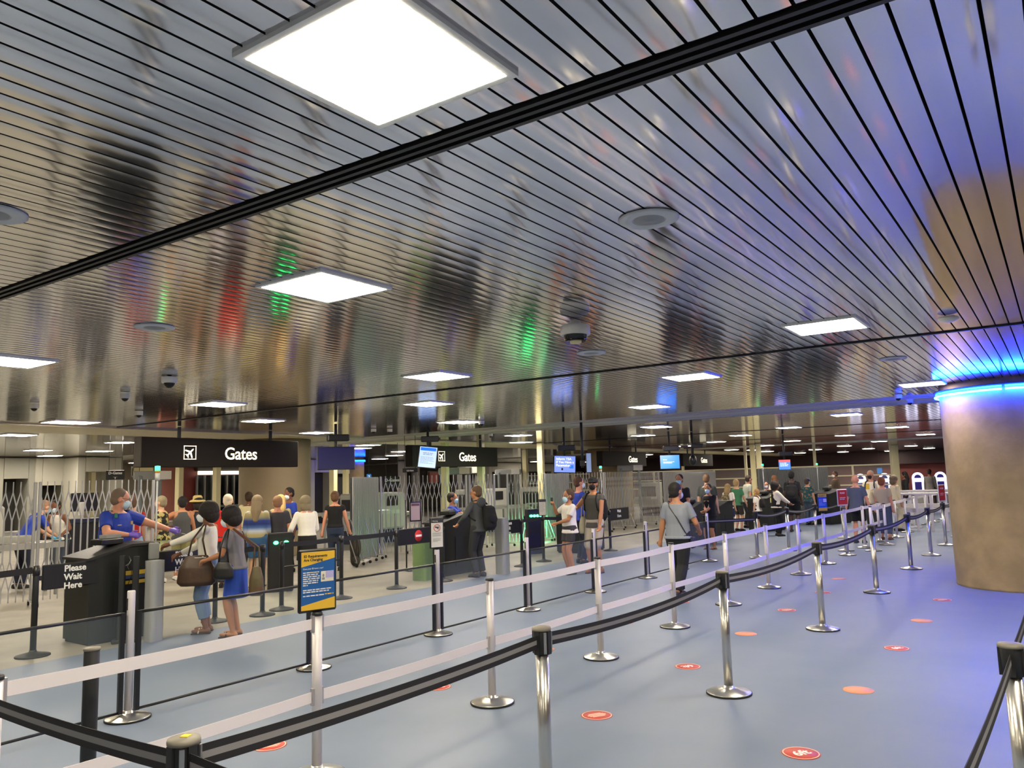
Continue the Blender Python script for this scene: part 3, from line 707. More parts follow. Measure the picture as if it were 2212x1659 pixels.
for (u, v, d, s, lb) in ((301, 1024, 22, '3', 'blue lane number plate beside the left metal detector'), (797, 1030, 24, '7', 'blue lane number plate above the folded lattice gates'), (1900, 1017, 44, '', 'pale blue lane plate hanging in the far glazing')):
    p = deep(u, v, d); t = thing('lane_number', lb, 'sign', (p.x, p.y, p.z), yawto(p)); k = d / 24
    MB().box((0, 0, 0), (.14 * k * (1.6 if d == 22 else 1), .02, .17 * k * (.6 if d == 22 else 1))).build('plate', bluep, t)
    MB().tube([(0, 0, .08), (0, 0, CEIL - p.z)], .006, 6).build('hanger', blackm, t)
    if s: text('lettering', s, .12 * k, scr_txt, t, (0, -.013, -.04), align='CENTER')
# ceiling devices
def dome(x, y, lab, r=.075, drop=.05, white=True):
    t = thing('dome_camera', lab, 'camera', (x, y, 0), 0, 'ceiling dome cameras')
    MB().lathe([(r, CEIL - .012), (r, CEIL - drop), (r * .92, CEIL - drop - .01)], 24, flip=True).build('housing', whitep, t)
    MB().ell((0, 0, CEIL - drop), (r * .72, r * .72, r * .8), 16).build('lens_bubble', mat('smoked bubble', '#0c0c12', .08), t)
x, y = 5.44, 3.13
t = thing('dome_camera', 'large white round camera with dark band under the mid ceiling', 'camera', (x, y, 0))
MB().lathe([(.04, CEIL - .01), (.05, CEIL - .04), (.112, CEIL - .05), (.12, CEIL - .06), (.12, CEIL - .125), (.115, CEIL - .13)], 36, flip=True).build('housing', whitep, t)
MB().lathe([(.095, CEIL - .12), (.09, CEIL - .165), (.08, CEIL - .18)], 36, flip=True).build('lens_band', mat('smoked bubble', '#0c0c12', .08), t)
MB().lathe([(.05, CEIL - .17), (.045, CEIL - .195), (.001, CEIL - .197)], 24, flip=True).build('end_cap', cream, t)
for u, v, lb, r in ((366, 822, 'dome camera hanging left of centre, above the left sign end', .085), (270, 856, 'dome camera left of the largest one at the left', .06), (74, 878, 'dome camera nearest the left edge', .06),
                 (300, 893, 'dome camera just above the nearest Gates sign', .06), (1940, 857, 'left dark dome on the grey bulkhead by the big column', .06), (1965, 867, 'right dark dome on the grey bulkhead by the big column', .06),
                 (807, 930, 'left one of two domes above the dark blue screen', .06), (842, 930, 'right one of two domes above the dark blue screen', .06), (1040, 913, 'dome above the second Gates sign', .06), (1060, 940, 'dome right of the second Gates sign hangers', .06)):
    x, y = at(u, v, CEIL - .05); dome(x, y, lb, r, .07)
t = thing('smoke_detector', 'white round smoke detector near the big column', 'detector', (7.45, .68, 0))
MB().lathe([(.05, CEIL - .01), (.075, CEIL - .02), (.08, CEIL - .035), (.06, CEIL - .05), (.03, CEIL - .06), (.001, CEIL - .06)], 32, flip=True).build('body', whitep, t)
MB().box((.03, -.05, CEIL - .03), (.03, .02, .012), .8).build('indicator', black, t)
for x, y, lb in ((3.52, 1.58, 'round grey ceiling speaker right of centre, nearest and clearest'), (3.40, 5.75, 'round grey ceiling speaker left of the red reflection'), (7.0, 3.85, 'round grey ceiling speaker below the white camera'),
                 (9.9, 1.5, 'round grey ceiling speaker beside the blue-lit strips'), (1.5, 3.9, 'round grey ceiling speaker cut by the left edge')):
    t = thing('ceiling_speaker', lb, 'speaker', (x, y, 0), 0, 'round ceiling speakers')
    put('rim', cached('spk', lambda: MB().lathe([(.15, CEIL - .003), (.15, CEIL - .008), (.14, CEIL - .013), (.085, CEIL - .013), (.08, CEIL - .010)], 40, flip=True).mesh('rim', mat('speaker grey', '#c9cbcf', .45))), t)
    put('grille', cached('spkg', lambda: MB().lathe([(.082, CEIL - .009), (.05, CEIL - .016), (.001, CEIL - .018)], 32, flip=True).mesh('grille', mat('speaker mesh', '#8f9194', .5))), t)
# ---------------------------------------------------------------- podiums
podm = mat('black podium laminate', '#101213', .55, col2='#121614', scale=3)
green = mat('green lamp', (.04, 1., .22), .3, emit=.8)
amber = mat('amber lens', '#d98a1e', .4)
ylabel = mat('yellow tape', '#d8b640', .5)
wrap = mat('clear stretch film', '#c4c6c8', .12, .35, bump=.006, bscale=26, stretch=(1, 1, .35), alpha=.75)
def podium(lab, x, y, rz, wd, dp, h, lights=True, pole_at=None, letters=None, top_h=1.12, stack=True):
    t = thing('podium', lab, 'desk', (x, y, 0), rz)
    MB().prism([(-wd / 2, .03), (wd / 2, .03), (wd / 2, h), (wd * .1, h + .0), (-wd / 2, h - .13)], -dp / 2, dp / 2).build('cabinet', podm, t)
    MB().box((0, 0, .015), (wd - .04, dp - .04, .03)).build('plinth', blackm, t)
    MB().prism([(-wd / 2 - .03, h - .13), (wd * .1, h + .002), (wd / 2 + .03, h + .002), (wd / 2 + .03, h + .03), (wd * .1, h + .03), (-wd / 2 - .03, h - .1)], -dp / 2 - .03, dp / 2 + .03).build('counter_top', blackm, t)
    b = MB()
    for i in range(3):
        for j in range(4 - i % 2): b.lathe([(.011, 0), (.011, .004)], 8, (0, 0, 0))
    MB().box((wd * .12, -dp / 2 - .004, h * .4), (wd * .5, .006, h * .5)).build('door', podm, t)
    if lights:
        px, py = pole_at or (wd / 2 - .02, -dp / 2 - .05)
        MB().box((px - .02, py, h - .07), (.12, .05, .2), bev=.01).build('switch_box', greyp, t)
        MB().tube([(px, py, h + .03), (px, py, 1.88)], .011, 8).build('lamp_pole', mat('white pole', '#d9dcdd', .4), t)
        MB().lathe([(.028, 1.88), (.028, 1.97)], 16, (px, py, 0)).build('lamp_base', whitep, t)
        MB().lathe([(.028, 1.97), (.028, 2.0)], 16, (px, py, 0)).build('amber_lens', amber, t)
        MB().lathe([(.032, 2.0), (.032, 2.055), (.001, 2.06)], 16, (px, py, 0)).build('green_lamp', green, t)
    if stack:
        MB().box((-.05, .02, h + .06), (.3, .22, .07), .2, bev=.01).build('document_reader', black, t)
        MB().box((-.0, .05, h + .12), (.2, .14, .04), .2).build('keypad', greyp, t)
    if letters:
        for i, wl in enumerate(letters): text('lettering', wl, .085, lettering, t, (0, -dp / 2 - .009, h - .22 - i * .1), ext=.001, bold=.002, align='CENTER')
    return t
t = podium('black officer podium with switch box and green-lamp pole at the left', 5.25, 9.68, -.05, .80, .62, 1.09, pole_at=(.33, -.42))
MB().box((.18, -.345, .78), (.34, .006, .05)).build('yellow_tape', ylabel, t); MB().box((.18, -.345, .73), (.34, .006, .04)).build('blue_tape', mat('blue tape', '#3f5382', .5), t); MB().box((.18, -.345, .67), (.34, .006, .04)).build('yellow_tape', ylabel, t)
for k in range(7): MB().lathe([(.010, 0), (.010, .004)], 8).build('vent_hole', mat('vent light dot', '#7b7c78', .5), t); o = LAST[0]; o.location = (.06 + .035 * (k % 3) + .01 * (k // 3), -.344, .30 + .035 * (k // 3)); o.rotation_euler = (PI / 2, 0, 0)
MB().tube([(.05, -.33, .98), (.06, -.36, .93), (.02, -.36, .86), (.04, -.36, .82)], .004, 6).tube([(.0, -.36, .87), (.05, -.36, .9)], .006, 6).build('keys', chrome, t)
MB().tube([(.08, -.35, .9), (.07, -.36, .75), (.02, -.355, .6), (.12, -.35, .48)], .004, 6).build('cable', black, t)
def wrapped(lab, x, y, s, h, m=wrap):
    t = thing('wrapped_pedestal', lab, 'pedestal', (x, y, 0), .1)
    b = MB(); n = 20; P = []; F = []; r_ = random.Random(3)
    for i in range(13):
        for k in range(n):
            a = 2 * PI * k / n; q = 1 / max(abs(math.cos(a)), abs(math.sin(a))) * s / 2; q = min(q, s * .62) * (1 + r_.uniform(-.02, .02))
            P.append((q * math.cos(a), q * math.sin(a), h * i / 12))
    for i in range(12):
        for k in range(n): F.append((i * n + k, i * n + (k + 1) % n, (i + 1) * n + (k + 1) % n, (i + 1) * n + k))
    b.add(P, F, 0, True).build('film_wrap', m, t)
    MB().box((0, 0, h / 2), (s * .86, s * .86, h * .99)).build('pedestal_box', mat('pedestal core', '#8d9093', .4, .3), t)
    return t
wrapped('pedestal in glossy clear film right of the officer podium', 5.40, 8.98, .17, .93)
MB_ = thing('narrow_post_pair', 'two thick black square posts between the officer podium and film-wrapped pedestal', 'post', (5.22, 9.2, 0), -.6)
MB().box((-.09, 0, .5), (.06, .06, 1.0), bev=.006).build('post', blackm, MB_); MB().box((.06, .02, .49), (.07, .07, .98), bev=.006).build('post', blackm, MB_); MB().box((-.02, 0, .02), (.3, .2, .04), bev=.01).build('foot_plate', blackm, MB_)
podium('second black podium, between the no-entry panel and the man with rucksack', 12.08, 9.92, .0, 1.02, .45, 1.10, pole_at=(-.3, .2), lights=False)
wrapped('pedestal in film right of the man with rucksack', 12.45, 8.95, .22, 1.05)
greenw = mat('film with painted green light', '#7d9a6a', .2, .2, bump=.006, bscale=26, alpha=.9)  # green light falling on the film is put into its colour
wrapped('film-wrapped bin lit green under the no-entry panel', 11.1, 9.78, .3, .70, greenw)
podium('third black podium with white lettering and green-lamp pole', 17.0, 9.85, .0, 1.1, .7, 1.12, pole_at=(.6, -.3), letters=('Please', 'Wait', 'Here'))
t = thing('waiting_panel', 'far black panel reading Wait Here behind the man in grey polo', 'sign', (17.34, 9.2, 0)); MB().box((.5, 0, .86), (1.0, .03, .3), bev=.01).build('board', black, t)
for i, wl in enumerate(('Wait', 'Here')): text('lettering', wl, .1, lettering, t, (.35, -.018, .9 - i * .12), ext=.001, bold=.002)
p = deep(1655, 1100, 24.5); podium('far podium bearing yellow card with number 5', p.x, p.y, -.3, .9, .7, 1.1, pole_at=(.4, .3))
t = D.objects['podium.003']; MB().box((-.2, -.36, .98), (.17, .008, .24)).build('yellow_card', mat('yellow card', '#e8dc84', .6), t); text('lettering', '5', .2, inkb, t, (-.2, -.366, .91), ext=.001, bold=.004, align='CENTER')
p = deep(1792, 1095, 27); podium('furthest podium behind the blue and yellow notice', p.x, p.y, -.3, 1.3, .8, 1.12, pole_at=(-.1, .3))
p = deep(1495, 1120, 20); podium('dark podium behind the girl in black T-shirt', p.x, p.y, -.2, .7, .5, 1.05, lights=False)
p = deep(1553, 1120, 22); podium('dark cabinet left of the girl with camouflage rucksack', p.x, p.y, -.2, .7, .5, 1.0, lights=False, stack=False)
# ---------------------------------------------------------------- folding lattice gates
gm = mat('galvanised gate steel', '#b7b8ba', .38, .75)
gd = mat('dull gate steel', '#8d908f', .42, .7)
def gate(lab, x0, y0, x1, y1, pitch, n=None, m=gm, casters=True, cat='gate', top=1.95):
    L = math.hypot(x1 - x0, y1 - y0); t = thing('folding_gate', lab, cat, (x0, y0, 0), math.atan2(y1 - y0, x1 - x0), 'folding lattice gates')
    n = max(2, int(round(L / pitch))); pitch = L / n; w_ = min(.022, pitch * .3)
    bars = MB(); lat = MB()
    for i in range(n + 1):
        x = i * pitch
        bars.box((x, 0, (.72 + 1.34) / 2), (w_, .02, .62))
        if i < n:
            xm = x + pitch / 2
            for (za, zb) in ((1.34, 1.56), (1.56, 1.78)):
                up = za < 1.5
                a, b = ((x, za), (xm, zb)) if up else ((xm, za), (x, zb))
                c, d = ((x + pitch, za), (xm, zb)) if up else ((xm, za), (x + pitch, zb))
                lat.bar((a[0], -.01, a[1]), (b[0], -.01, b[1]), w_ * .8, .006); lat.bar((c[0], .01, c[1]), (d[0], .01, d[1]), w_ * .8, .006)
                a, b = ((x, 2.06 - za), (xm, 2.06 - zb)); c, d = ((x + pitch, 2.06 - za), (xm, 2.06 - zb))
                if not up: a, b, c, d = (xm, 2.06 - za), (x, 2.06 - zb), (xm, 2.06 - za), (x + pitch, 2.06 - zb)
                lat.bar((a[0], -.01, a[1]), (b[0], -.01, b[1]), w_ * .8, .006); lat.bar((c[0], .01, c[1]), (d[0], .01, d[1]), w_ * .8, .006)
            lat.box((x, 0, (1.78 + top) / 2), (w_ * .7, .012, top - 1.78)); lat.box((x, 0, .19), (w_ * .7, .012, .2))
    bars.build('upright_bars', m, t, kind='stuff'); lat.build('scissor_lattice', m, t, kind='stuff')
    for x in (0, L): MB().box((x, 0, 1.02), (.045, .045, 1.84), bev=.004).build('end_stile', m, t)
    k = max(2, int(L / .9))
    if casters:
        for i in range(k + 1):
            x = L * i / k
            MB().box((x, 0, .085), (.03, .42, .02)).bar((x, -.18, .09), (x, 0, .6), .014).build('brace_foot', m, t)
            for sy in (-.19, .19): put('caster', cached('caster', lambda: MB().lathe([(.028, -.012), (.034, -.01), (.034, .01), (.028, .012)], 14).mesh('caster', rimb)), t, loc=(x, sy, .036)); LAST[0].rotation_euler = (0, PI / 2, 0)
    return t
def folded(lab, x0, y0, x1, y1, n, m=gd):
    L = math.hypot(x1 - x0, y1 - y0); t = thing('folding_gate', lab, 'gate', (x0, y0, 0), math.atan2(y1 - y0, x1 - x0), 'folding lattice gates'); b = MB(); b2 = MB(); n = max(n, int(L / .056))
    for i in range(n + 1): b.box((L * i / n, 0, 1.0), (L / n * .42, .03, 1.86)); b2.box((L * (i + .5) / n, .06, 1.02), (L / n * .5, .02, 1.8))
    b.build('upright_bars', m, t, kind='stuff'); b2.build('rear_bars', mat('shaded gate steel', '#55585a', .5, .6), t, kind='stuff')  # rear bars get a darker steel colour, painting the shade behind the front row
    k = max(2, int(L / .42))
    for i in range(k + 1):
        x = L * i / k; MB().bar((x - .42, -.24, .12), (x - .62, -.02, 1.0), .016).bar((x - .42, -.24, .1), (x, .1, .1), .02).build('brace_foot', gm, t)
        put('caster', CACHE['caster'], t, loc=(x - .42, -.24, .036)); LAST[0].rotation_euler = (0, PI / 2, 0)
    return t
gate('open lattice gate at the far left, before a blue-shirted worker', 4.2, 14.0, 6.05, 13.5, .1)
gate('open lattice gate behind the officer podium at left', 6.1, 13.45, 7.75, 13.0, .1)
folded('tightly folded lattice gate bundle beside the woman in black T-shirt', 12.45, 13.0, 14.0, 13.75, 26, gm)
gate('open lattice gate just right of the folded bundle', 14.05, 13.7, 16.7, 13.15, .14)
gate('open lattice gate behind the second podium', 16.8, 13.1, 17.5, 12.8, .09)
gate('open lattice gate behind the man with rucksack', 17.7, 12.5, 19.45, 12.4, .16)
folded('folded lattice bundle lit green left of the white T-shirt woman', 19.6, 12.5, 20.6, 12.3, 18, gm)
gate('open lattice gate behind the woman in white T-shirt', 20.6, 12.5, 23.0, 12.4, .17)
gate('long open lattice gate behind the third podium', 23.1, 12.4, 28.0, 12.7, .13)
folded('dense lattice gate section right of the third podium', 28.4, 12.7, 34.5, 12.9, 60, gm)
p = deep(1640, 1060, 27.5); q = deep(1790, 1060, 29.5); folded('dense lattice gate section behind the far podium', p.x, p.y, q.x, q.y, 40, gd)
# ---------------------------------------------------------------- screening lanes behind the gates
machine = mat('pale machine housing', '#b9b8ae', .45); machined = mat('dark tunnel curtain', '#141418', .6)
roller = mat('roller steel', '#c9c8c0', .3, .8); bluebin = mat('navy machine panel', '#1c2744', .45)
def conveyor(lab, x, y, rz, L=3.0, z=.9):
    t = thing('roller_table', lab, 'conveyor', (x, y, 0), rz, 'roller tables')
    for s in (-.36, .36): MB().box((0, s, z), (L, .04, .1)).build('side_rail', roller, t)
    n = int(L / .09)
    me = cached('roll', lambda: MB().tube([(0, -.33, 0), (0, .33, 0)], .03, 8).mesh('roller', roller))
    for i in range(n): put('roller', me, t, loc=(-L / 2 + .06 + i * .09, 0, z + .01))
    for sx in (-L / 2 + .1, L / 2 - .1):
        for sy in (-.33, .33): put('leg', cached(('cleg', z), lambda: MB().box((0, 0, z / 2), (.05, .05, z), bev=.005).mesh('leg', greyp)), t, loc=(sx, sy, 0))
def xray(lab, x, y, rz, col=None):
    t = thing('scanner_tunnel', lab, 'baggage scanner', (x, y, 0), rz, 'baggage scanners')
    MB().box((0, 0, .95), (1.9, 1.0, 1.1), bev=.05).build('housing', machine, t); MB().box((0, 0, .2), (1.7, .9, .4)).build('base', bluebin, t)
    for s in (-1, 1):
        MB().box((s * .97, 0, 1.05), (.05, .7, .55)).build('tunnel_mouth', machined, t); MB().box((s * 1.3, 0, .82), (.7, .8, .1)).build('belt_bed', roller, t)
    MB().box((.3, -.52, 1.25), (.5, .03, .3), bev=.01).build('screen', black, t); MB().box((-.4, -.505, .8), (.7, .012, .5)).build('service_door', machine, t)
conveyor('roller table behind the left lattice gate', 5.9, 15.3, -.2, 2.6, .86)
conveyor('roller table behind the officer, further back', 12.2, 19.4, .0, 2.2, .9)
xray('pale baggage scanner right of the first concrete column', 17.6, 17.5, .05); xray('pale baggage scanner behind the second podium', 22.5, 17.0, 0)
conveyor('roller table behind the woman in black T-shirt', 15.2, 15.8, -.2, 2.4, 1.0)
conveyor('roller table behind the man with rucksack', 20.6, 15.4, 0, 3.0, .9)
xray('pale baggage scanner behind the third podium', 26.0, 16.6, 0); conveyor('roller table behind the third podium', 25.0, 15.4, 0, 3.0, .9); xray('pale baggage scanner far behind the gates at right', 34, 15.5, 0)
xray('pale baggage scanner at far left behind the gate', 7.6, 21.0, 0); conveyor('roller table at far left', 4.5, 19.5, 0, 2.6, .9)
def detector(lab, u, d, w_=.8, m=None):
    p = deep(u, 1100, d); t = thing('metal_detector', lab, 'walk-through detector', (p.x, p.y, 0), yawto(p), 'walk-through detectors')
    for s in (-1, 1): MB().box((s * w_ / 2, 0, 1.06), (.1, .6, 2.12), bev=.02).build('side_panel', m or mat('detector grey', '#747a7b', .5), t)
    MB().box((0, 0, 2.12), (w_ + .3, .55, .22), bev=.02).build('header_box', greyp, t)
    MB().box((.3, -.3, 2.12), (.34, .04, .2)).build('control_panel', whitep, t)
detector('grey walk-through metal detector under the nearest Gates sign', 322, 19, .42); detector('walk-through detector behind the second Gates sign', 985, 26); detector('walk-through detector right of the second Gates sign', 1100, 33)
detector('walk-through detector behind the third Gates sign', 1365, 31, .7)
t = thing('scanner_cabinet', 'dark cabinet with monitor beside the metal detector at left', 'cabinet', (9.05, 17.9, 0), -.2)
MB().box((0, 0, .55), (.7, .6, 1.1), bev=.02).build('cabinet', black, t); MB().box((0, 0, 1.15), (.7, .5, .08)).build('worktop', bluebin, t)
MB().box((0, 0, 1.55), (.55, .08, .4), bev=.01).build('monitor', black, t); MB().box((-.08, -.1, 1.4), (.1, .08, .3), .0, bev=.01).build('handset', whitep, t)
# small framed notice and tube frame beside the second podium
p_ = at(895, 1232)
t = thing('notice_stand', 'slim black stand with pinkish notice left of the second podium', 'sign', (p_[0], p_[1], 0), -.4)
MB().tube([(-.17, 0, .03), (-.17, 0, 1.42), (.17, 0, 1.42), (.17, 0, .03)], .016, 8).build('tube_frame', black, t); MB().box((0, 0, .02), (.42, .3, .03), bev=.008).build('base', black, t)
MB().box((.03, -.01, 1.18), (.24, .02, .4)).build('board', black, t); MB().box((.03, -.022, 1.18), (.2, .004, .35)).build('sheet', mat('pinkish paper', '#b9a6ae', .7), t); MB().box((.03, -.026, 1.32), (.18, .003, .05)).build('heading', mat('plum print', '#6a4a58', .7), t)
# green-lit units behind the queue
gled = mat('green indicator', (.03, 1., .2), .3, emit=3.5)
def ledbox(lab, x, y, z, n, s=.035, rz=-.6, w_=.5, h_=.6):
    t = thing('indicator_box', lab, 'equipment box', (x, y, 0), rz)
    MB().box((0, 0, z / 2 + .08), (w_, .2, z + .16), bev=.02).build('cabinet', black, t)
    for i in range(n): MB().ell(((i - (n - 1) / 2) * w_ / n * .8, -.115, z), (s * 1.4, .012, s), 10).build('green_light', gled, t)
ledbox('black box with two green lights behind the striped blouse', 8.95, 11.1, .82, 2, .03, w_=.42)
ledbox('black box with four green lights left of the white T-shirt woman', 16.1, 10.6, .9, 4, .03, w_=.42)
lp = D.lights.new('green_spill', 'AREA'); lp.energy = 7; lp.color = (.1, 1, .3); lp.size = .5; lo = D.objects.new('green_spill', lp); C.objects.link(lo); lo.location = (18.9, 12.0, .35); lo.rotation_euler = (PI / 2, 0, .1)
# ---------------------------------------------------------------- background walls, glazing, kiosks
def back(name, u0, u1, v0, v1, y, m, th=.15, lab=None, kind='structure', parent=None):
    xa_, z1 = on_y(u0, v0, y); xb_, _ = on_y(u1, v0, y); _, z0 = on_y(u0, v1, y); z0 = max(z0, 0)
    return MB().box(((xa_ + xb_) / 2, y + th / 2, (z0 + min(z1, CEIL)) / 2), (abs(xb_ - xa_), th, min(z1, CEIL) - z0)).build(name, m, parent, lab, kind=kind)
back('wall_left_1', 343, 520, 1000, 1300, 33.5, pinkw, lab='dusty red wall under the nearest Gates sign')
back('wall_left_2', 388, 425, 1000, 1300, 33.2, maroon, lab='darker red wall panel')
palew = mat('pale grey wall', '#b5b3a6', .6); palew2 = mat('mid grey portal', '#8f8e85', .6)
def portal(lab, u0, u1, y, header, depth=1.0, m=palew, dark=True):
    x0, z = on_y(u0, 1010, y); x1, _ = on_y(u1, 1010, y); L = x1 - x0; w_ = min(.35, L * .18)
    t = thing('portal_frame', lab, 'doorway', (x0, y, 0), 0, 'grey doorways behind the gates')
    for x in (w_ / 2, L - w_ / 2): MB().box((x, 0, 1.5), (w_, depth, 3.0), bev=.02).build('jamb', m, t)
    MB().box((L / 2, 0, (header + 3.0) / 2), (L - 2 * w_, depth, 3.0 - header)).build('header', m, t)
    if dark: MB().box((L / 2, depth * .45, header / 2), (L - 2 * w_, .05, header)).build('shade_panel', mat('dark opening', '#2c2a28', .7), t)  # dark panel standing in for the shade inside the doorway
    return t
portal('grey doorway at the extreme left behind the lattice', -20, 62, 30, 2.3, m=palew2)
portal('grey doorway with dark opening behind the left lattice', 62, 150, 30, 2.05)
portal('pale doorway left of the officer', 152, 250, 29, 2.5, dark=False)
portal('pale doorway right of the first concrete column', 664, 712, 29, 2.4, .5); portal('grey doorway behind the dark blue screen', 714, 760, 30, 2.35, .5, palew2)
portal('pale doorway behind the second Gates sign, left', 866, 900, 30, 2.4, .5); portal('grey doorway behind the second Gates sign, right', 982, 1034, 31, 2.3, .5, palew2)
portal('pale doorway right of the second Gates sign', 1050, 1120, 32, 2.4, .5); portal('grey doorway left of the pacemaker screen', 1125, 1190, 33, 2.4, .5, palew2)
t = thing('sliding_doors', 'dark glass sliding doors under the nearest Gates sign', 'door', (*on_y(425, 1050, 33.0)[:1], 33.0, 0)); xx = on_y(520, 1050, 33)[0] - t.location.x
dg = mat('dark glass', '#0d0f13', .08, spec=.8); alu = mat('dull aluminium', '#8b8a84', .35, .7)
MB().box((xx / 2, .05, 1.2), (xx, .03, 2.4)).build('glass', dg, t)
n = 6
for i in range(n + 1): MB().box((xx * i / n, 0, 1.2), (.08, .1, 2.4)).build('mullion', alu, t)
MB().box((xx / 2, 0, .95), (xx, .09, .1)).build('push_rail', alu, t); MB().box((xx / 2, -.1, 2.52), (xx, .1, .16)).build('light_strip', mat('lit strip', (1, .93, .75), .5, emit=.5), t)
MB().box((xx / 2, .05, 2.8), (xx, .2, .4)).build('door_head', mat('dark door head', '#3a3530', .6), t)
# light box and posters deep behind
for u0, u1, v0, v1, y, c, lb in ((288, 330, 1010, 1027, 32, '#e8d8a0', 'cream lit bulkhead box left of the red wall'), (927, 946, 1020, 1042, 31, '#c96d62', 'red poster behind the second lattice gate'),
                                 (947, 958, 1018, 1044, 31, '#3f6184', 'blue poster behind the second lattice gate'), (1205, 1290, 1020, 1060, 34, '#8c8450', 'olive wall panel behind the screens')):
    xa_, z1 = on_y(u0, v0, y); xb_, z0 = on_y(u1, v1, y)
    tag = thing('wall_panel', lb, 'panel', (xa_, y, 0)); MB().box(((xb_ - xa_) / 2, 0, (z0 + z1) / 2), (xb_ - xa_, .08, z1 - z0), bev=.01).build('board', mat('panel ' + c, c, .6), tag)
    MB().box(((xb_ - xa_) / 2, .06, (z0 + z1) / 2), (xb_ - xa_ + .1, .03, z1 - z0 + .1)).build('surround', alu, tag)
# long far glazing with cream mullions
gx = 45.0
gl = thing('glazing_screen', 'long cream-framed glazed screen before the far maroon wall', 'glazed screen', (gx, 7.3, 0))
W_ = 23.0; cw = mat('cream mullion', '#cfc7a6', .45)
for z in (.05, 1.02, 1.52, 2.06): MB().box((0, W_ / 2, z), (.1, W_, .07)).build('rail', cw, gl)
for i in range(13):
    y = W_ * i / 12; tall = i % 2 == 0
    MB().box((0, y, (CEIL if tall else 2.06) / 2), (.12, .1 if not tall else .14, CEIL if tall else 2.06)).build('mullion', cw, gl)
pane_m = mat('faint glass', '#d8e4e4', .05, alpha=.08, spec=.6)
for i in range(12):
    for (z0, z1) in ((.1, .98), (1.06, 1.48), (1.56, 2.02)): put('pane', cached(('gp', z0), lambda: MB().box((0, 0, (z0 + z1) / 2), (.01, W_ / 12 - .14, z1 - z0)).mesh('pane', pane_m)), gl, loc=(0, W_ * (i + .5) / 12, 0))
# arched kiosks
kw = mat('white kiosk arch', (.8, .78, 1.), .4, emit=.3); kn = mat('navy kiosk screen', '#1d1560', .3, emit=.1)
for i, (u, lb) in enumerate(((1861, 'leftmost glowing arch kiosk'), (1913, 'second glowing arch kiosk from the left'), (1985, 'glowing arch kiosk left of the big column'), (2034, 'glowing arch kiosk cut by the big column'))):
    p = deep(u, 1060, 43.5 if i < 2 else 41); t = thing('arch_kiosk', lb, 'kiosk', (p.x, p.y, 0), yawto(p), 'glowing arch kiosks')
    s = .22; pts = [(-s, 0, .6)] + [(-s, 0, 1.2)] + [(-s * math.cos(PI * k / 8), 0, 1.32 + s * math.sin(PI * k / 8)) for k in range(9)] + [(s, 0, 1.2), (s, 0, .6)]
    MB().tube(pts, .06, 8).build('arch', kw, t); MB().box((0, .03, 1.1), (.36, .06, 1.0)).build('screen', kn, t); MB().box((0, -.01, 1.2), (.34, .03, .2)).build('white_label', kw, t)
    MB().box((0, .05, .35), (.6, .4, .7), bev=.02).build('base', whitep, t)
# white rails and counter at the right distance
wr = mat('white rail', '#c9c3c4', .5)
def counter(lab, u0, u1, v, d, h=1.05):
    p = deep(u0, v, d); q = deep(u1, v, d * .97); L = (q.xy - p.xy).length
    t = thing('white_counter', lab, 'counter', (p.x, p.y, 0), math.atan2(q.y - p.y, q.x - p.x), 'white counters at right')
    MB().box((L / 2, 0, h), (L, .5, .06), bev=.01).build('worktop', wr, t); MB().box((L / 2, .05, h * .55), (L, .3, .12)).build('shelf', wr, t)
    for i in range(5): MB().box((L * (i + .1) / 4.2, -.2, h / 2), (.07, .07, h)).build('leg', wr, t)
counter('white counter left of the big column, further one', 1925, 2075, 1056, 26); counter('white counter left of the big column, nearer one', 1944, 2075, 1062, 23)
# more silver posts crowded at the far right
for i, (u, v) in enumerate(((1887, 1190), (1916, 1177), (1938, 1161), (1960, 1150), (1980, 1140), (2003, 1133), (2018, 1128), (2035, 1122))):
    x, y = at(u, v); t = thing('stanchion', '%s from the left of the crowded small silver posts by the big column' % ordn(i), 'barrier post', (x, y, 0), 0, 'crowded far silver posts')
    base_parts(t, .172, chrome); put('pole', CACHE['poleW'], t); put('top_cap', CACHE['capW'], t)
    if i < 7:
        x2, y2 = at(*((1916, 1177), (1938, 1161), (1960, 1150), (1980, 1140), (2003, 1133), (2018, 1128), (2035, 1122))[i]); belt(t, (x, y, .905), (x2, y2, .905), .01, mats=(beltw,))
# trays and small things on the lanes
tray = mat('grey tray', '#a3a39b', .5)
for i, (x, y, lb) in enumerate(((5.3, 15.45, 'grey tray heaped with beige cloth on the left roller table'), (6.5, 15.2, 'empty grey tray on the left roller table'))):
    t = thing('screening_tray', lb, 'tray', (x, y, .92), -.2); b = MB(); b.box((0, 0, .01), (.55, .4, .02))
    for (cx, cy, dx, dy) in ((0, .19, .55, .02), (0, -.19, .55, .02), (.265, 0, .02, .36), (-.265, 0, .02, .36)): b.box((cx, cy, .06), (dx, dy, .1))
    b.build('tub', tray, t)
t = thing('folded_jacket', 'crumpled beige cloth in the tray', 'clothing', (5.3, 15.45, .945)); MB().ell((0, 0, .06), (.22, .15, .09), 14).ell((.08, .03, .1), (.12, .1, .06), 12).build('cloth', mat('beige cloth', '#cdb68c', .9, bump=.01, bscale=12), t)
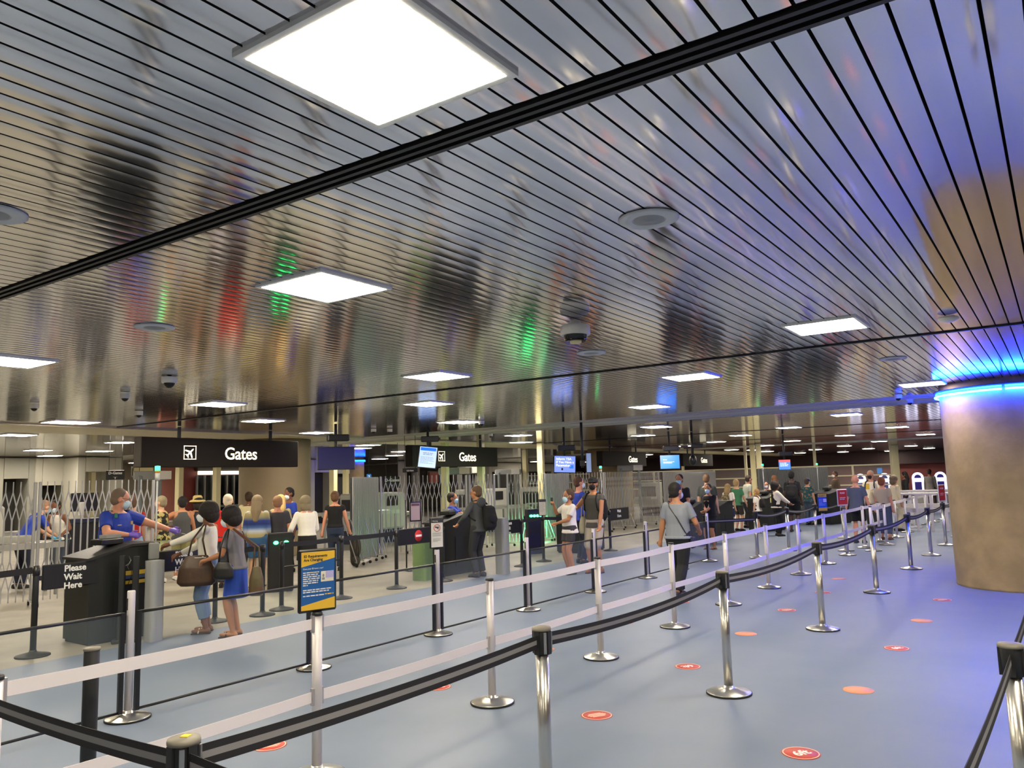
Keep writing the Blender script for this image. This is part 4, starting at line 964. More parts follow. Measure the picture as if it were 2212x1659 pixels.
# ---------------------------------------------------------------- people
SK = {'pale': '#c79a7c', 'tan': '#b07a56', 'brown': '#7a4e36', 'dark': '#402a20', 'ruddy': '#c98d72'}
def skin(k): return mat('skin ' + k, SK[k], .55)
def fab(h, **k): return mat('cloth ' + h, h, .85, **k) if not k else mat('cloth ' + h + ' print', h, .85, **k)
class Body:
    """rings and spheres of one garment or of the body, merged by a voxel skin"""
    def __init__(s): s.b = MB()
    def ball(s, c, r):
        s.b.ell(c, (r, r, r) if not isinstance(r, (tuple, list)) else r, 12); return s
    def limb(s, pts, rs, caps=True, n=12):
        s.b.tube(pts, rs, n)
        if caps:
            for p, r in zip(pts, rs): s.ball(p, r * .995)
        else:
            for p, r in list(zip(pts, rs))[:-1]: s.ball(p, r * .995)
        return s
    def stack(s, secs, n=20):                    # elliptical sections (centre, rx, ry, xaxis, yaxis)
        P = []; F = []
        for (c, rx, ry, ax, ay) in secs:
            for k in range(n):
                t = 2 * PI * k / n; ct, st = math.cos(t), math.sin(t)
                ct = abs(ct) ** .85 * (1 if ct > 0 else -1); st = abs(st) ** .85 * (1 if st > 0 else -1)
                P.append(Vector(c) + ax * rx * ct + ay * ry * st)
        for i in range(len(secs) - 1):
            for k in range(n): F.append((i * n + k, i * n + (k + 1) % n, (i + 1) * n + (k + 1) % n, (i + 1) * n + k))
        F.append(list(range(n))[::-1]); F.append([(len(secs) - 1) * n + k for k in range(n)])
        s.b.add(P, F, 0, True); return s
    def skin(s, m, vox, smooth=2):
        me = s.b.mesh('raw', m); o = D.objects.new('raw', me)
        r = o.modifiers.new('r', 'REMESH'); r.mode = 'VOXEL'; r.voxel_size = vox; r.use_smooth_shade = True
        if smooth: q = o.modifiers.new('q', 'SMOOTH'); q.iterations = smooth; q.factor = .5
        out = bake(o)
        out.materials.clear(); out.materials.append(m)
        return out
def ik(a, c, l1, l2, hint):
    a = Vector(a); c = Vector(c); d = c - a; L = min(d.length, (l1 + l2) * .998); d.normalize(); c = a + d * L
    x = (l1 * l1 - l2 * l2 + L * L) / (2 * L); h = math.sqrt(max(l1 * l1 - x * x, 0))
    hint = Vector(hint); hint = (hint - d * hint.dot(d)).normalized()
    return a + d * x + hint * h, c
V = Vector
def person(lab, x, y, face, h=1.7, sk='pale', lean=0., arms=((-.24, .04, .84), (.24, .04, .84)), feet=((-.10, 0.), (.10, 0.)), toes=(0, 0), top='#888888', sleeve='short', topm=None, hem=.86,
           bottom='pants', bot='#222428', shoe='#1b1b1e', hair=('short', '#3a2a1e'), mask=None, fat=1., hy=0., hp=0., gloves=None, z0=0., vox=.011, name='person', hint=None, glasses=False, cap=None, neck=0., waist=0., sitting=False, botlen=None, group=None, headrest=0.):
    az = math.atan2(y, x) if face is not None else 0
    yaw = az - PI / 2 + math.radians(face)          # face 0: turned away from the camera, 90: to its left
    t = thing(name, lab, 'person', (x, y, z0), yaw, group)
    S = h / 1.75; SH = max(S * 1.1, min(1.12, S * 1.22))
    F_ = fat; w1 = 1 + (F_ - 1) * .6
    def q(p):                                        # lean of everything above the hips
        p = V(p); k = max(0, p.z - .93) / .55; return V((p.x + waist * k, p.y + lean * k, p.z - .5 * lean * lean * k)) * S
    X = V((1, 0, 0)); Yv = V((0, 1, 0))
    def sec(z, w_, d_, dy=0): return (q((0, dy, z)), w_ * S, d_ * S, X, Yv)
    tors = [(.84, .135, .10, .0), (.93, .165 * w1, .115 * F_, -.01), (1.02, .155 * F_, .112 * F_, .0), (1.12, .145 * F_, .107 * F_, .005), (1.25, .162 * w1, .118 * w1, .005), (1.36, .172, .108, 0), (1.42, .135, .085, -.005), (1.455, .07, .065, -.005)]
    sh = [q((-.165, 0, 1.385)), q((.165, 0, 1.385))]
    if hint is None: hint = ((-.5, -1, -.3), (.5, -1, -.3))
    A = []
    for i in (0, 1):
        tgt = V(arms[i]) * S; el, wr = ik(sh[i], tgt, .285 * S, .25 * S, hint[i]); A.append((sh[i], el, wr))
    hipz = .92
    hp_ = [V((-.088, 0, hipz)) * S, V((.088, 0, hipz)) * S]
    Lg = []
    for i in (0, 1):
        fx, fy = feet[i][0] * S, feet[i][1] * S; fz = (.085 + (feet[i][2] if len(feet[i]) > 2 else 0)) * S
        kn, an = ik(hp_[i], V((fx, fy, fz)), .43 * S, .425 * S, (0, 1, 0)); Lg.append((hp_[i], kn, an))
    hc = q((0, .01 + neck, 1.75 - .118 * SH / S + headrest)); R = Matrix.Rotation(math.radians(hy), 3, 'Z') @ Matrix.Rotation(math.radians(-hp), 3, 'X')
    nb = q((0, -.005, 1.43))
    def H(p): return hc + R @ (V(p) * SH)
    # body: one continuous skin
    b = Body(); b.stack([sec(z, w_, d_, dy) for z, w_, d_, dy in tors])
    b.limb([nb, hc + R @ V((0, -.012, -.06)) * SH], [.06 * S * w1, .055 * S])
    b.b.ell(H((0, -.008, .02)), (.073 * SH, .092 * SH, .094 * SH), 16, rot=R); b.b.ell(H((0, .022, -.045)), (.055 * SH, .064 * SH, .066 * SH), 14, rot=R)
    b.b.ell(H((0, .096, -.012)), (.013 * SH, .02 * SH, .022 * SH), 8, rot=R)
    for s_ in (-1, 1): b.b.ell(H((.073 * s_, -.005, -.005)), (.012 * SH, .022 * SH, .032 * SH), 8, rot=R)
    for i in (0, 1):
        a, e, w_ = A[i]; b.limb([a, a.lerp(e, .45), e], [.052 * S * w1, .049 * S * w1, .039 * S * w1]); b.limb([e, e.lerp(w_, .3), w_], [.039 * S * w1, .041 * S * w1, .026 * S])
        hp0, kn, an = Lg[i]; b.limb([hp0, hp0.lerp(kn, .4), kn], [.088 * S * w1, .078 * S * w1, .054 * S * w1]); b.limb([kn, kn.lerp(an, .3), kn.lerp(an, .7), an], [.056 * S * w1, .062 * S * w1, .045 * S, .036 * S])
        # hand: palm, four curled fingers, thumb from the side
        d = (w_ - e).normalized(); side = d.cross(V((0, 1, 0)) if abs(d.y) < .8 else V((0, 0, 1))).normalized(); nrm = side.cross(d).normalized()
        sgn = -1 if i == 0 else 1; curl = nrm * (1 if nrm.dot(V((0, 1, 0)) if abs(d.y) < .8 else V((0, 0, -1))) > 0 else -1)
        hb = Body() if gloves else b
        hb.limb([w_, w_ + d * .045 * S, w_ + d * .085 * S], [.027 * S, .033 * S, .03 * S])
        for j, (o_, l_) in enumerate(((-.027, .062), (-.009, .075), (.009, .07), (.026, .055))):
            p0 = w_ + d * .08 * S + side * o_ * S; p1 = p0 + (d * .8 + curl * .5).normalized() * l_ * .5 * S; p2 = p1 + (d * .35 + curl * .9).normalized() * l_ * .5 * S
            hb.limb([p0, p1, p2], [.0105 * S, .0098 * S, .0085 * S])
        th = side * (-.03) * S; p0 = w_ + d * .03 * S + th * .8; hb.limb([p0, p0 + (d * .6 + th.normalized() * .8).normalized() * .035 * S, p0 + (d * .9 + th.normalized() * .5 + curl * .3).normalized() * .065 * S], [.0125 * S, .011 * S, .0095 * S])
        if gloves: put('glove', hb.skin(mat('glove ' + gloves, gloves, .4), vox * .8), t)
        # foot
        ft = math.radians(toes[i]); fd = V((math.sin(ft), math.cos(ft), 0)); base = V((an.x, an.y, an.z - .045 * S))
        b.limb([an, base - fd * .03 * S, base + fd * .10 * S, base + fd * .165 * S], [.036 * S, .036 * S, .028 * S, .02 * S])
        if shoe:
            s2 = Body(); zz = an.z - .085 * S; lo = V((an.x, an.y, zz))
            s2.stack([(lo - fd * .075 * S + V((0, 0, .04 * S)), .03 * S, .035 * S, fd.cross(V((0, 0, 1))), V((0, 0, 1))), (lo - fd * .05 * S + V((0, 0, .048 * S)), .038 * S, .045 * S, fd.cross(V((0, 0, 1))), V((0, 0, 1))),
                      (lo + fd * .03 * S + V((0, 0, .05 * S)), .04 * S, .047 * S, fd.cross(V((0, 0, 1))), V((0, 0, 1))), (lo + fd * .1 * S + V((0, 0, .036 * S)), .046 * S, .034 * S, fd.cross(V((0, 0, 1))), V((0, 0, 1))),
                      (lo + fd * .17 * S + V((0, 0, .028 * S)), .036 * S, .024 * S, fd.cross(V((0, 0, 1))), V((0, 0, 1))), (lo + fd * .19 * S + V((0, 0, .026 * S)), .018 * S, .014 * S, fd.cross(V((0, 0, 1))), V((0, 0, 1)))])
            so = put('shoe', s2.skin(mat('shoe ' + shoe, shoe, .5), .009), t)
            bz = an.z - .085 * S
            if feet[i].__len__() < 3: MB().box((lo.x + fd.x * .06 * S, lo.y + fd.y * .06 * S, .009), (.08 * S, .25 * S, .016), -ft, bev=.006).build('sole', mat('shoe sole', '#d8d5cc' if shoe in ('#e4e2de', '#dcdad6') else '#191919', .7), so)
        else:
            lo = V((an.x, an.y, an.z - .085 * S)); MB().box((lo.x + fd.x * .06 * S, lo.y + fd.y * .06 * S, .008), (.085 * S, .25 * S, .014), -ft, bev=.005).build('sandal_sole', mat('sandal sole', '#3a2a20', .7), t)
            MB().tube([lo + fd * .09 * S + V((-.045, 0, .015)) * S, lo + fd * .08 * S + V((0, 0, .07)) * S, lo + fd * .09 * S + V((.045, 0, .015)) * S], .009, 6).build('sandal_strap', mat('sandal strap ' + str(bot), '#cfc6b4' if bot == '#6f86a3' else '#2a2320', .6), t)
    put('body', b.skin(skin(sk), vox), t)
    # top garment
    cl = .014 * S
    tm = topm or fab(top)
    if top:
        g = Body(); lowest = hem
        ss = [(z, w_ + .012, d_ + .014, dy) for z, w_, d_, dy in tors if z > lowest + .02 and z < 1.45]
        z_, w0, d0, dy0 = ss[0]; fl = .02 if bottom != 'skirt' else .01
        ss = [(lowest, w0 + fl, d0 + fl, dy0), (lowest + .03, w0 + fl * .8, d0 + fl * .8, dy0)] + ss
        if sleeve == 'tank': ss = [(z, w_ * (1 if z < 1.3 else .78), d_, dy) for z, w_, d_, dy in ss if z < 1.43]
        g.stack([sec(z, w_, d_, dy) for z, w_, d_, dy in ss])
        for i in (0, 1):
            a, e, w_ = A[i]
            if sleeve in ('short', 'long'): g.limb([a, a.lerp(e, .4), a.lerp(e, .68 if sleeve == 'short' else 1)], [.064 * S * w1, .063 * S * w1, .062 * S * w1 if sleeve == 'short' else .052 * S], caps=(sleeve == 'long'))
            if sleeve == 'cap': g.limb([a, a.lerp(e, .25)], [.062 * S, .06 * S], caps=False)
            if sleeve == 'long': g.limb([e, e.lerp(w_, .9)], [.052 * S, .038 * S], caps=False)
            if sleeve == '34': g.limb([a, a.lerp(e, .5), e], [.062 * S, .058 * S, .054 * S]); g.limb([e, e.lerp(w_, .4)], [.054 * S, .05 * S], caps=False)
        if sleeve != 'tank': g.limb([q((0, -.008, 1.40)), q((0, -.006, 1.462))], [.075 * S, .066 * S], caps=False)
        put('shirt', g.skin(tm, vox, 3), t)
    # bottoms
    bm = fab(bot); g = Body()
    hipsecs = [(.80, .15, .115, 0), (.93, .178 * w1, .13 * F_, -.008), (1.0, .168 * F_, .122 * F_, 0), (1.04, .16 * F_, .118 * F_, 0)]
    if bottom == 'skirt':
        g.stack([sec(.52, .20, .16), sec(.7, .19, .145)] + [sec(z, w_, d_, dy) for z, w_, d_, dy in hipsecs[1:]])
    else:
        g.stack([sec(z, w_, d_, dy) for z, w_, d_, dy in hipsecs])
        for i in (0, 1):
            hp0, kn, an = Lg[i]
            if bottom == 'pants': g.limb([hp0, hp0.lerp(kn, .4), kn], [.108 * S * w1, .1 * S * w1, .08 * S * w1]); fl = botlen or .97; g.limb([kn, kn.lerp(an, .4), kn.lerp(an, fl)], [.08 * S * w1, .078 * S * w1, .066 * S], caps=False)
            else:
                L = botlen or .85; e1 = hp0.lerp(kn, min(L, 1.)); g.limb([hp0, hp0.lerp(kn, .4), e1], [.102 * S * w1, .097 * S * w1, .087 * S * w1], caps=False)
                if L > 1: g.limb([kn, kn.lerp(an, L - 1)], [.08 * S, .078 * S], caps=False)
    put({'pants': 'trousers', 'shorts': 'shorts', 'skirt': 'skirt'}[bottom], g.skin(bm, vox, 2), t)
    # hair
    st, hcjol = hair
    if st != 'bald':
        g = Body(); hm = mat('hair ' + hcjol, hcjol, .75, bump=.003, bscale=60)
        if st in ('short', 'bun', 'pony', 'crop'):
            k = 1.0 if st != 'crop' else .975
            g.b.ell(H((0, -.022, .035)), (.082 * SH * k, .092 * SH * k, .09 * SH * k), 14, rot=R); g.b.ell(H((0, -.04, -.01)), (.074 * SH * k, .07 * SH * k, .075 * SH * k), 12, rot=R)
        if st == 'bun': g.b.ell(H((0, -.075, .085)), (.045 * SH, .045 * SH, .04 * SH), 10, rot=R)
        if st == 'pony': g.limb([H((0, -.09, .05)), H((0, -.14, .0)), H((0, -.13, -.1))], [.03 * SH, .033 * SH, .018 * SH])
        if st == 'bob': g.b.ell(H((0, -.02, .03)), (.095 * SH, .108 * SH, .1 * SH), 14, rot=R); g.b.ell(H((0, -.045, -.055)), (.092 * SH, .08 * SH, .09 * SH), 12, rot=R)
        if st == 'long': g.b.ell(H((0, -.02, .03)), (.09 * SH, .1 * SH, .1 * SH), 14, rot=R); g.limb([H((0, -.05, -.02)), H((0, -.085, -.13)), H((0, -.10, -.26))], [.085 * SH, .085 * SH, .05 * SH])
        if st == 'wide': g.b.ell(H((0, -.03, .02)), (.11 * SH, .115 * SH, .115 * SH), 14, rot=R); g.b.ell(H((0, -.05, -.04)), (.1 * SH, .09 * SH, .09 * SH), 12, rot=R)
        put('hair', g.skin(hm, .008, 1), t)
    if cap:
        g = Body(); g.b.ell(H((0, -.01, .045)), (.087 * SH, .102 * SH, .075 * SH), 14, rot=R); g.stack([(H((0, .07, .04)), .07 * SH, .012 * SH, R @ X, R @ V((0, 0, 1))), (H((0, .15, .035)), .055 * SH, .007 * SH, R @ X, R @ V((0, 0, 1)))])
        put('cap', g.skin(fab(cap), .008, 1), t)
    mm = mat('dark eye', '#17110e', .3)
    for s_ in (-1, 1): MB().ell(H((.03 * s_, .083, .012)), (.011 * SH, .007 * SH, .006 * SH), 8, rot=R).build('eye', mm, t)
    if mask:
        g = Body(); g.b.ell(H((0, .055, -.05)), (.055 * SH, .055 * SH, .053 * SH), 14, rot=R); g.b.ell(H((0, .075, -.035)), (.032 * SH, .042 * SH, .034 * SH), 10, rot=R)
        put('face_mask', g.skin(mat('mask ' + mask, mask, .8), .007, 1), t)
        MB().tube([H((-.05, .06, -.03)), H((-.075, .0, .01))], .003, 5).tube([H((.05, .06, -.03)), H((.075, .0, .01))], .003, 5).build('ear_loop', mat('mask ' + mask, mask, .8), t)
    if glasses:
        g = MB()
        for s_ in (-1, 1): g.tube([H((.03 * s_ + .022 * math.cos(a), .098, .01 + .015 * math.sin(a))) for a in [2 * PI * i / 12 for i in range(13)]], .0025, 5); g.tube([H((.055 * s_, .095, .012)), H((.077 * s_, .0, .008))], .0025, 5)
        g.build('glasses', black, t)
    t['S'] = S
    t_info[t.name] = dict(sh=sh, A=A, q=q, H=H, S=S, Lg=Lg, R=R)
    del t['S']
    return t
t_info = {}
def world(t, p): return Matrix.Translation(t.location) @ Matrix.Rotation(t.rotation_euler.z, 4, 'Z') @ V(p)
def carried(name, lab, cat, t, build, mats, vox=.009, label_group=None, smooth=2):
    """a thing held or worn by person t, shaped in that person's own axes"""
    o = thing(name, lab, cat, t.location, t.rotation_euler.z)
    g = Body(); build(g, t_info[t.name]); put('bag_body' if cat == 'bag' else 'body', g.skin(mats, vox, smooth), o)
    return o
def rucksack(t, lab, col, w_=.15, h_=.24, pouch=True, shift=0., m=None):
    i = t_info[t.name]; q = i['q']; S = i['S']; o = thing('rucksack', lab, 'bag', t.location, t.rotation_euler.z); fm = m or fab(col)
    g = Body(); g.stack([(q((shift, -.2, 1.36)), w_ * .55 * S, .04 * S, V((1, 0, 0)), V((0, 1, 0))), (q((shift, -.21, 1.32)), w_ * .9 * S, .075 * S, V((1, 0, 0)), V((0, 1, 0))), (q((shift, -.225, 1.15)), w_ * S, .095 * S, V((1, 0, 0)), V((0, 1, 0))),
                         (q((shift, -.215, 1.36 - h_ * 1.5)), w_ * .95 * S, .085 * S, V((1, 0, 0)), V((0, 1, 0))), (q((shift, -.2, 1.34 - h_ * 1.7)), w_ * .7 * S, .05 * S, V((1, 0, 0)), V((0, 1, 0)))])
    put('bag_body', g.skin(fm, .01), o)
    if pouch: g = Body(); g.b.ell(q((shift, -.31, 1.1)), (w_ * .7 * S, .035 * S, .09 * S), 12); put('front_pouch', g.skin(fm, .01), o)
    for s_ in (-1, 1):
        if abs(shift) > .1 and s_ * shift < 0: continue
        MB().tube([q((.085 * s_ + shift * .6, -.14, 1.38)), q((.1 * s_ + shift * .4, -.06, 1.465)), q((.11 * s_ + shift * .3, .06, 1.44)), q((.125 * s_, .135, 1.33)), q((.14 * s_, .11, 1.15)), q((.16 * s_, -.06, 1.08))], .016 * S, 8).build('strap', mat('strap ' + str(col), col, .8), o)
    return o
def stand(u, v): return at(u, v, 0)
def far(u, v_top, d):                                # where a person of unseen feet stands, and the height
    p = deep(u, v_top, d); return p.x, p.y, p.z
def add(lab, u, vt, d=None, feet=None, **k):
    if feet: x, y = stand(*feet); r = ray(u, vt); s = math.hypot(x, y) / math.hypot(r.x, r.y); hh = EYE + r.z * s
    else: x, y, hh = far(u, vt, d)
    x += k.pop('dx', 0); y += k.pop('dy', 0)
    hh = k.pop('h', None) or max(1.1, min(1.9, hh)); f = k.pop('face')
    if 'feet_' in k: k['feet'] = k.pop('feet_')
    return person(lab, x, y, f, hh, **k)
blueshirt = mat('royal blue uniform', '#17369c', .75, bump=.003, bscale=14)
# 1 the officer at the podium
off = add('officer in royal blue short-sleeved shirt, mask and violet gloves, reaching out over the podium', 248, 1058, d=10.25, face=-138, hy=48, hp=10, sk='ruddy', topm=blueshirt, lean=.06, neck=.02, fat=1.3, h=1.82,
      arms=((-.60, .50, 1.13), (.08, .34, 1.16)), hint=((-1, -.3, -.6), (1.2, .1, -.5)), bot='#151b33', hair=('crop', '#6b5a4c'), mask='#b9d3df', gloves='#7a62c9', glasses=True, vox=.009, hem=.9, headrest=-.025)
i_ = t_info[off.name]; q_ = i_['q']
def patch(t, p, s, m, nm, n=V((0, 1, 0)), th=.004, flat=True):
    o = MB().box((0, 0, 0), s, bev=min(s) * .3 if min(s) > .01 else 0).build(nm, m, t); o.location = p; o.rotation_euler = V((0, 1, 0)).rotation_difference(n.normalized()).to_euler(); return o
bm_ = mat('badge gold', '#c9b27a', .35, .7)
patch(off, q_((-.09, .160, 1.3)), (.035, .006, .045), bm_, 'badge'); patch(off, q_((.09, .160, 1.28)), (.06, .004, .012), bm_, 'name_bar')
patch(off, q_((.245, .03, 1.31)), (.006, .08, .085), mat('sleeve patch', '#c9ccd6', .6), 'sleeve_patch', V((0, 1, 0)))
patch(off, q_((.12, .115, 1.40)), (.045, .01, .06), mat('green tag', '#2e7a55', .6), 'green_tag')
for s_ in (-1, 1): patch(off, q_((.13 * s_, .0, 1.455)), (.09, .045, .008), mat('dark epaulette', '#10142c', .7), 'epaulette')
# 2, 3 the two women at the podium
w1_ = add('woman in grey T-shirt and blue skirt with shoulder bags, holding papers', 497, 1094, feet=(508, 1374), face=72, sk='tan', top='#77747a', hem=.9, bottom='skirt', bot='#2748a8', shoe=None, hair=('wide', '#15100f'), mask='#d9e2ee',
      arms=((-.12, .36, 1.04), (.10, .40, 1.03)), hp=16, hy=-8, lean=.06, neck=.02, vox=.009, toes=(0, -12))
w2_ = add('woman in white shirt and cropped jeans handing over her papers', 460, 1084, feet=(447, 1366), face=80, sk='brown', top='#e2e0d6', sleeve='long', hem=.98, bottom='pants', bot='#6f86a3', botlen=.72, shoe=None, hair=('wide', '#1c1412'), mask='#e6ecf2',
      arms=((-.02, .60, 1.16), (.13, .40, 1.05)), hp=8, hy=4, lean=.02, vox=.009)
# papers passed over
p = world(off, t_info[off.name]['A'][0][2] * 1.0 + (t_info[off.name]['A'][0][2] - t_info[off.name]['A'][0][1]).normalized() * .15); t = thing('paper_slip', 'pale slip of paper passed between gloved hand and woman', 'paper', p, .5); MB().box((0, 0, 0), (.12, .07, .003)).build('sheet', paper, t).rotation_euler = (.2, .2, 0)
wp = world(w1_, t_info[w1_.name]['A'][1][2] + V((-.05, .1, .03))); t = thing('phone_and_papers', 'papers held by the woman in the grey T-shirt', 'paper', wp, w1_.rotation_euler.z); MB().box((0, 0, 0), (.11, .17, .006)).box((0, .01, .01), (.07, .13, .008)).build('sheets', paper, t)
leather = mat('brown leather', '#4b3320', .45, col2='#3a2718', scale=6, bump=.004, bscale=14); blackl = mat('black leather', '#121214', .4)
def handbag(lab, t, off_, s, m, ztop, strap_to):
    o = thing('handbag', lab, 'bag', t.location, t.rotation_euler.z); g = Body(); x, y, z = off_; w_, d_, h_ = s
    g.stack([(V((x, y, z)), w_ * .8, d_ * .7, V((0, 1, 0)), V((1, 0, 0))), (V((x, y, z + h_ * .12)), w_, d_, V((0, 1, 0)), V((1, 0, 0))), (V((x, y, z + h_ * .6)), w_ * .9, d_ * .85, V((0, 1, 0)), V((1, 0, 0))), (V((x, y, z + h_)), w_ * .55, d_ * .3, V((0, 1, 0)), V((1, 0, 0)))])
    put('bag_body', g.skin(m, .01), o)
    for dy in (-w_ * .45, w_ * .45): MB().tube([(x, y + dy, z + h_ * .95), (x, y + dy * .6, (z + h_ + strap_to.z) / 2), strap_to + V((0, dy * .1, 0))], .011, 7).build('strap', m, o)
    return o
shp = t_info[w2_.name]['sh'][0]; handbag('large slouchy brown leather handbag on the woman in white shirt', w2_, (-.28, .08, .60), (.23, .085, .36), leather, 0, shp + V((-.02, 0, .06)))
shp = t_info[w1_.name]['sh'][0]; handbag('small square black shoulder bag on the woman in grey T-shirt', w1_, (-.27, .06, .70), (.125, .045, .2), blackl, 0, shp + V((-.02, 0, .06)))
handbag('floppy olive and brown bag behind the woman in grey T-shirt', w1_, (-.12, -.28, .48), (.09, .07, .34), mat('olive leather', '#5a5132', .5, col2='#5b2a1c', scale=5), 0, t_info[w1_.name]['sh'][0] + V((.0, -.05, .06)))
# others at the left and centre
camo = mat('camouflage print', '#1d1c16', .85, col2='#b8aa6a', scale=9, contrast=(.5, .53)); floral = mat('teal floral print', '#15464c', .85, col2='#8a6a4a', scale=16, contrast=(.56, .6))
camob = mat('camouflage rucksack', '#8b7a52', .85, col2='#4d4a30', scale=14, contrast=(.48, .52)); tie = bands('tie dye blouse', ['#1d2f72', '#233a86', '#8f8a68', '#a89c70', '#b5c0d2', '#4a6cab', '#1d2f72'], .85)
add('person in bright blue shirt bending at the lane behind the left gate', 50, 1078, d=15.0, face=-60, sk='pale', topm=blueshirt, bot='#1b1f33', hair=('crop', '#8d6b52'), mask='#9fcbe6', lean=.35, h=1.7, gloves='#57b4e8', arms=((-.05, .62, .95), (.15, .62, .95)), hp=20)
add('woman in white tank top leaning over a tray behind the gate', 135, 1090, d=16.2, face=150, sk='brown', top='#e8e4da', sleeve='tank', bot='#3f4756', hair=('short', '#1c1410'), mask='#cfe0ee', lean=.2, h=1.65, arms=((-.25, .40, 1.0), (.1, .42, 1.0)), hp=18)
add('man in red T-shirt half hidden behind the officer', 287, 1082, d=13.9, face=-20, sk='pale', top='#b3201f', bot='#8fb0cf', hair=('short', '#6a4e3c'), h=1.68, fat=1.2)
add('man in black and yellow patterned shirt with pale shorts, seen in profile', 352, 1071, d=15.2, face=70, sk='pale', topm=camo, top='#000001', bottom='shorts', bot='#b9c495', hair=('short', '#8d8164'), shoe='#e4e2de', lean=.03, arms=((-.2, .1, .9), (.16, .02, .86)))
add('man in dark grey tank top and olive shorts, hand on hip', 402, 1072, feet=(390, 1252), face=10, sk='tan', top='#4a4c4c', sleeve='tank', bottom='shorts', bot='#8f8c5c', hair=('short', '#120e0c'), shoe='#e4e2de', fat=1.12, arms=((-.36, .0, 1.02), (.28, .02, .84)), hint=((-1, -.2, 0), (1, -.5, 0)))
hat = add('woman in pale straw hat and navy top beside the man in tank top', 427, 1088, d=16.6, face=20, sk='tan', top='#1e2430', sleeve='tank', bot='#8f8c5c', bottom='shorts', hair=('bob', '#1b1512'), h=1.6)
H_ = t_info[hat.name]['H']; o = thing('straw_hat', 'pale yellow straw sun hat with wide drooping brim', 'hat', hat.location, hat.rotation_euler.z); c_ = H_((0, 0, .07)); MB().lathe([(.17, -.05), (.15, -.02), (.1, .0), (.095, .06), (.07, .085), (.001, .09)], 28, (c_.x, c_.y, c_.z)).build('crown_and_brim', mat('straw', '#d9c27a', .8, bump=.002, bscale=80), o)
add('white-haired man in bright red shirt behind the two women', 493, 1067, d=14.3, face=-10, sk='ruddy', top='#cf2018', bot='#3a3d45', hair=('crop', '#d8cbb6'), fat=1.2)
add('dark-haired man in cream shirt near the concrete column', 538, 1062, d=17.5, face=-15, sk='brown', top='#ddd2a4', bot='#35363b', hair=('crop', '#3a2a18'), fat=1.15)
add('long-haired woman in blue and tan tie-dyed blouse', 556, 1078, d=14.2, face=-15, sk='pale', topm=tie, top='#000002', sleeve='long', hem=.78, bottom='shorts', bot='#35608c', hair=('long', '#8d7b60'), fat=1.15, shoe='#e4e2de', h=1.62, arms=((-.2, .12, .9), (.2, .12, .9)))
add('man in charcoal polo shirt looking down, white trainers', 618, 1078, feet=(598, 1263), face=-5, sk='ruddy', top='#3b3b40', bottom='shorts', bot='#23252b', hair=('crop', '#8d6a4e'), shoe='#e4e2de', fat=1.22, hp=-0, neck=.03, h=1.6, arms=((-.3, .05, .84), (.3, .05, .84)))
add('officer in blue shirt and dark hair facing left behind the charcoal polo', 625, 1053, d=16.6, face=125, sk='brown', topm=blueshirt, bot='#171c30', hair=('short', '#120e0c'), mask='#e6ecf2', hp=12)
add('blonde woman half hidden left of the charcoal polo man', 606, 1076, d=16.0, face=10, sk='pale', top='#a79a6c', bot='#333333', hair=('long', '#d0b070'), h=1.6)
add('grey-haired woman in white top and black skirt bending at the roller table', 664, 1079, d=13.9, face=15, sk='ruddy', top='#e3e0d3', sleeve='34', hem=.98, bottom='skirt', bot='#0f0f12', hair=('bob', '#83775f'), lean=.12, h=1.6, arms=((-.3, .25, .95), (.15, .3, .95)), shoe='#1b1b1e')
add('woman in black T-shirt and dark jeans walking away, hair tied up', 727, 1062, feet=(724, 1233), face=-12, sk='ruddy', top='#0d0d10', sleeve='cap', hem=.95, bot='#27364f', hair=('bun', '#5f4229'), arms=((-.26, -.08, .86), (.30, .12, .86)), h=1.64)
add('seated officer in blue shirt and pale blue mask behind the second podium', 977, 1086, d=16.3, face=-100, sk='tan', topm=blueshirt, bot='#171c30', hair=('short', '#1f140f'), mask='#9ec6e2', h=1.55, arms=((-.1, .45, 1.08), (.2, .45, 1.08)))
hd = add('man in dark grey hooded sweatshirt and dark jeans at the second podium', 1020, 1055, feet=(1036, 1246), face=52, sk='tan', top='#3f4242', sleeve='long', bot='#26282c', hair=('short', '#5a452e'), hy=18, shoe='#3a3c44', h=1.68, lean=.03, arms=((-.30, .26, 1.02), (.2, .15, .95)), hint=((-1, -.6, -.4), (1, -1, 0)))
rucksack(hd, 'black rucksack slung on the man in hooded sweatshirt', '#0d0d10', .17, .27, shift=.1)
g = Body(); q_ = t_info[hd.name]['q']; g.b.ell(q_((0, -.11, 1.42)), (.12, .07, .1), 12); put('hood', g.skin(fab('#3f4242'), .009), hd)
wt = add('woman in white T-shirt and grey shorts holding a phone, with mask', 1228, 1063, feet=(1234, 1240), face=118, sk='tan', top='#e3dfd6', bottom='shorts', bot='#3c3a40', hem=.84, botlen=.62, hair=('bun', '#4a3320'), mask='#b5dcea', fat=1.12, arms=((-.02, .30, 1.06), (.26, .22, 1.42)), hint=((-1, -.6, -.8), (1, -.3, -1)), shoe='#3a3733', h=1.56, toes=(-15, 20))
wp = world(wt, t_info[wt.name]['A'][1][2] + V((0, .04, .08))); t = thing('mobile_phone', 'dark phone held up by the woman in white T-shirt', 'phone', wp, wt.rotation_euler.z); MB().box((0, 0, 0), (.075, .01, .14), bev=.003).build('case', black, t)
handbag('dark bag behind the woman in white T-shirt', wt, (.22, -.1, .78), (.12, .08, .34), mat('dark maroon cloth', '#2c1614', .8), 0, t_info[wt.name]['sh'][1] + V((0, 0, .05)))
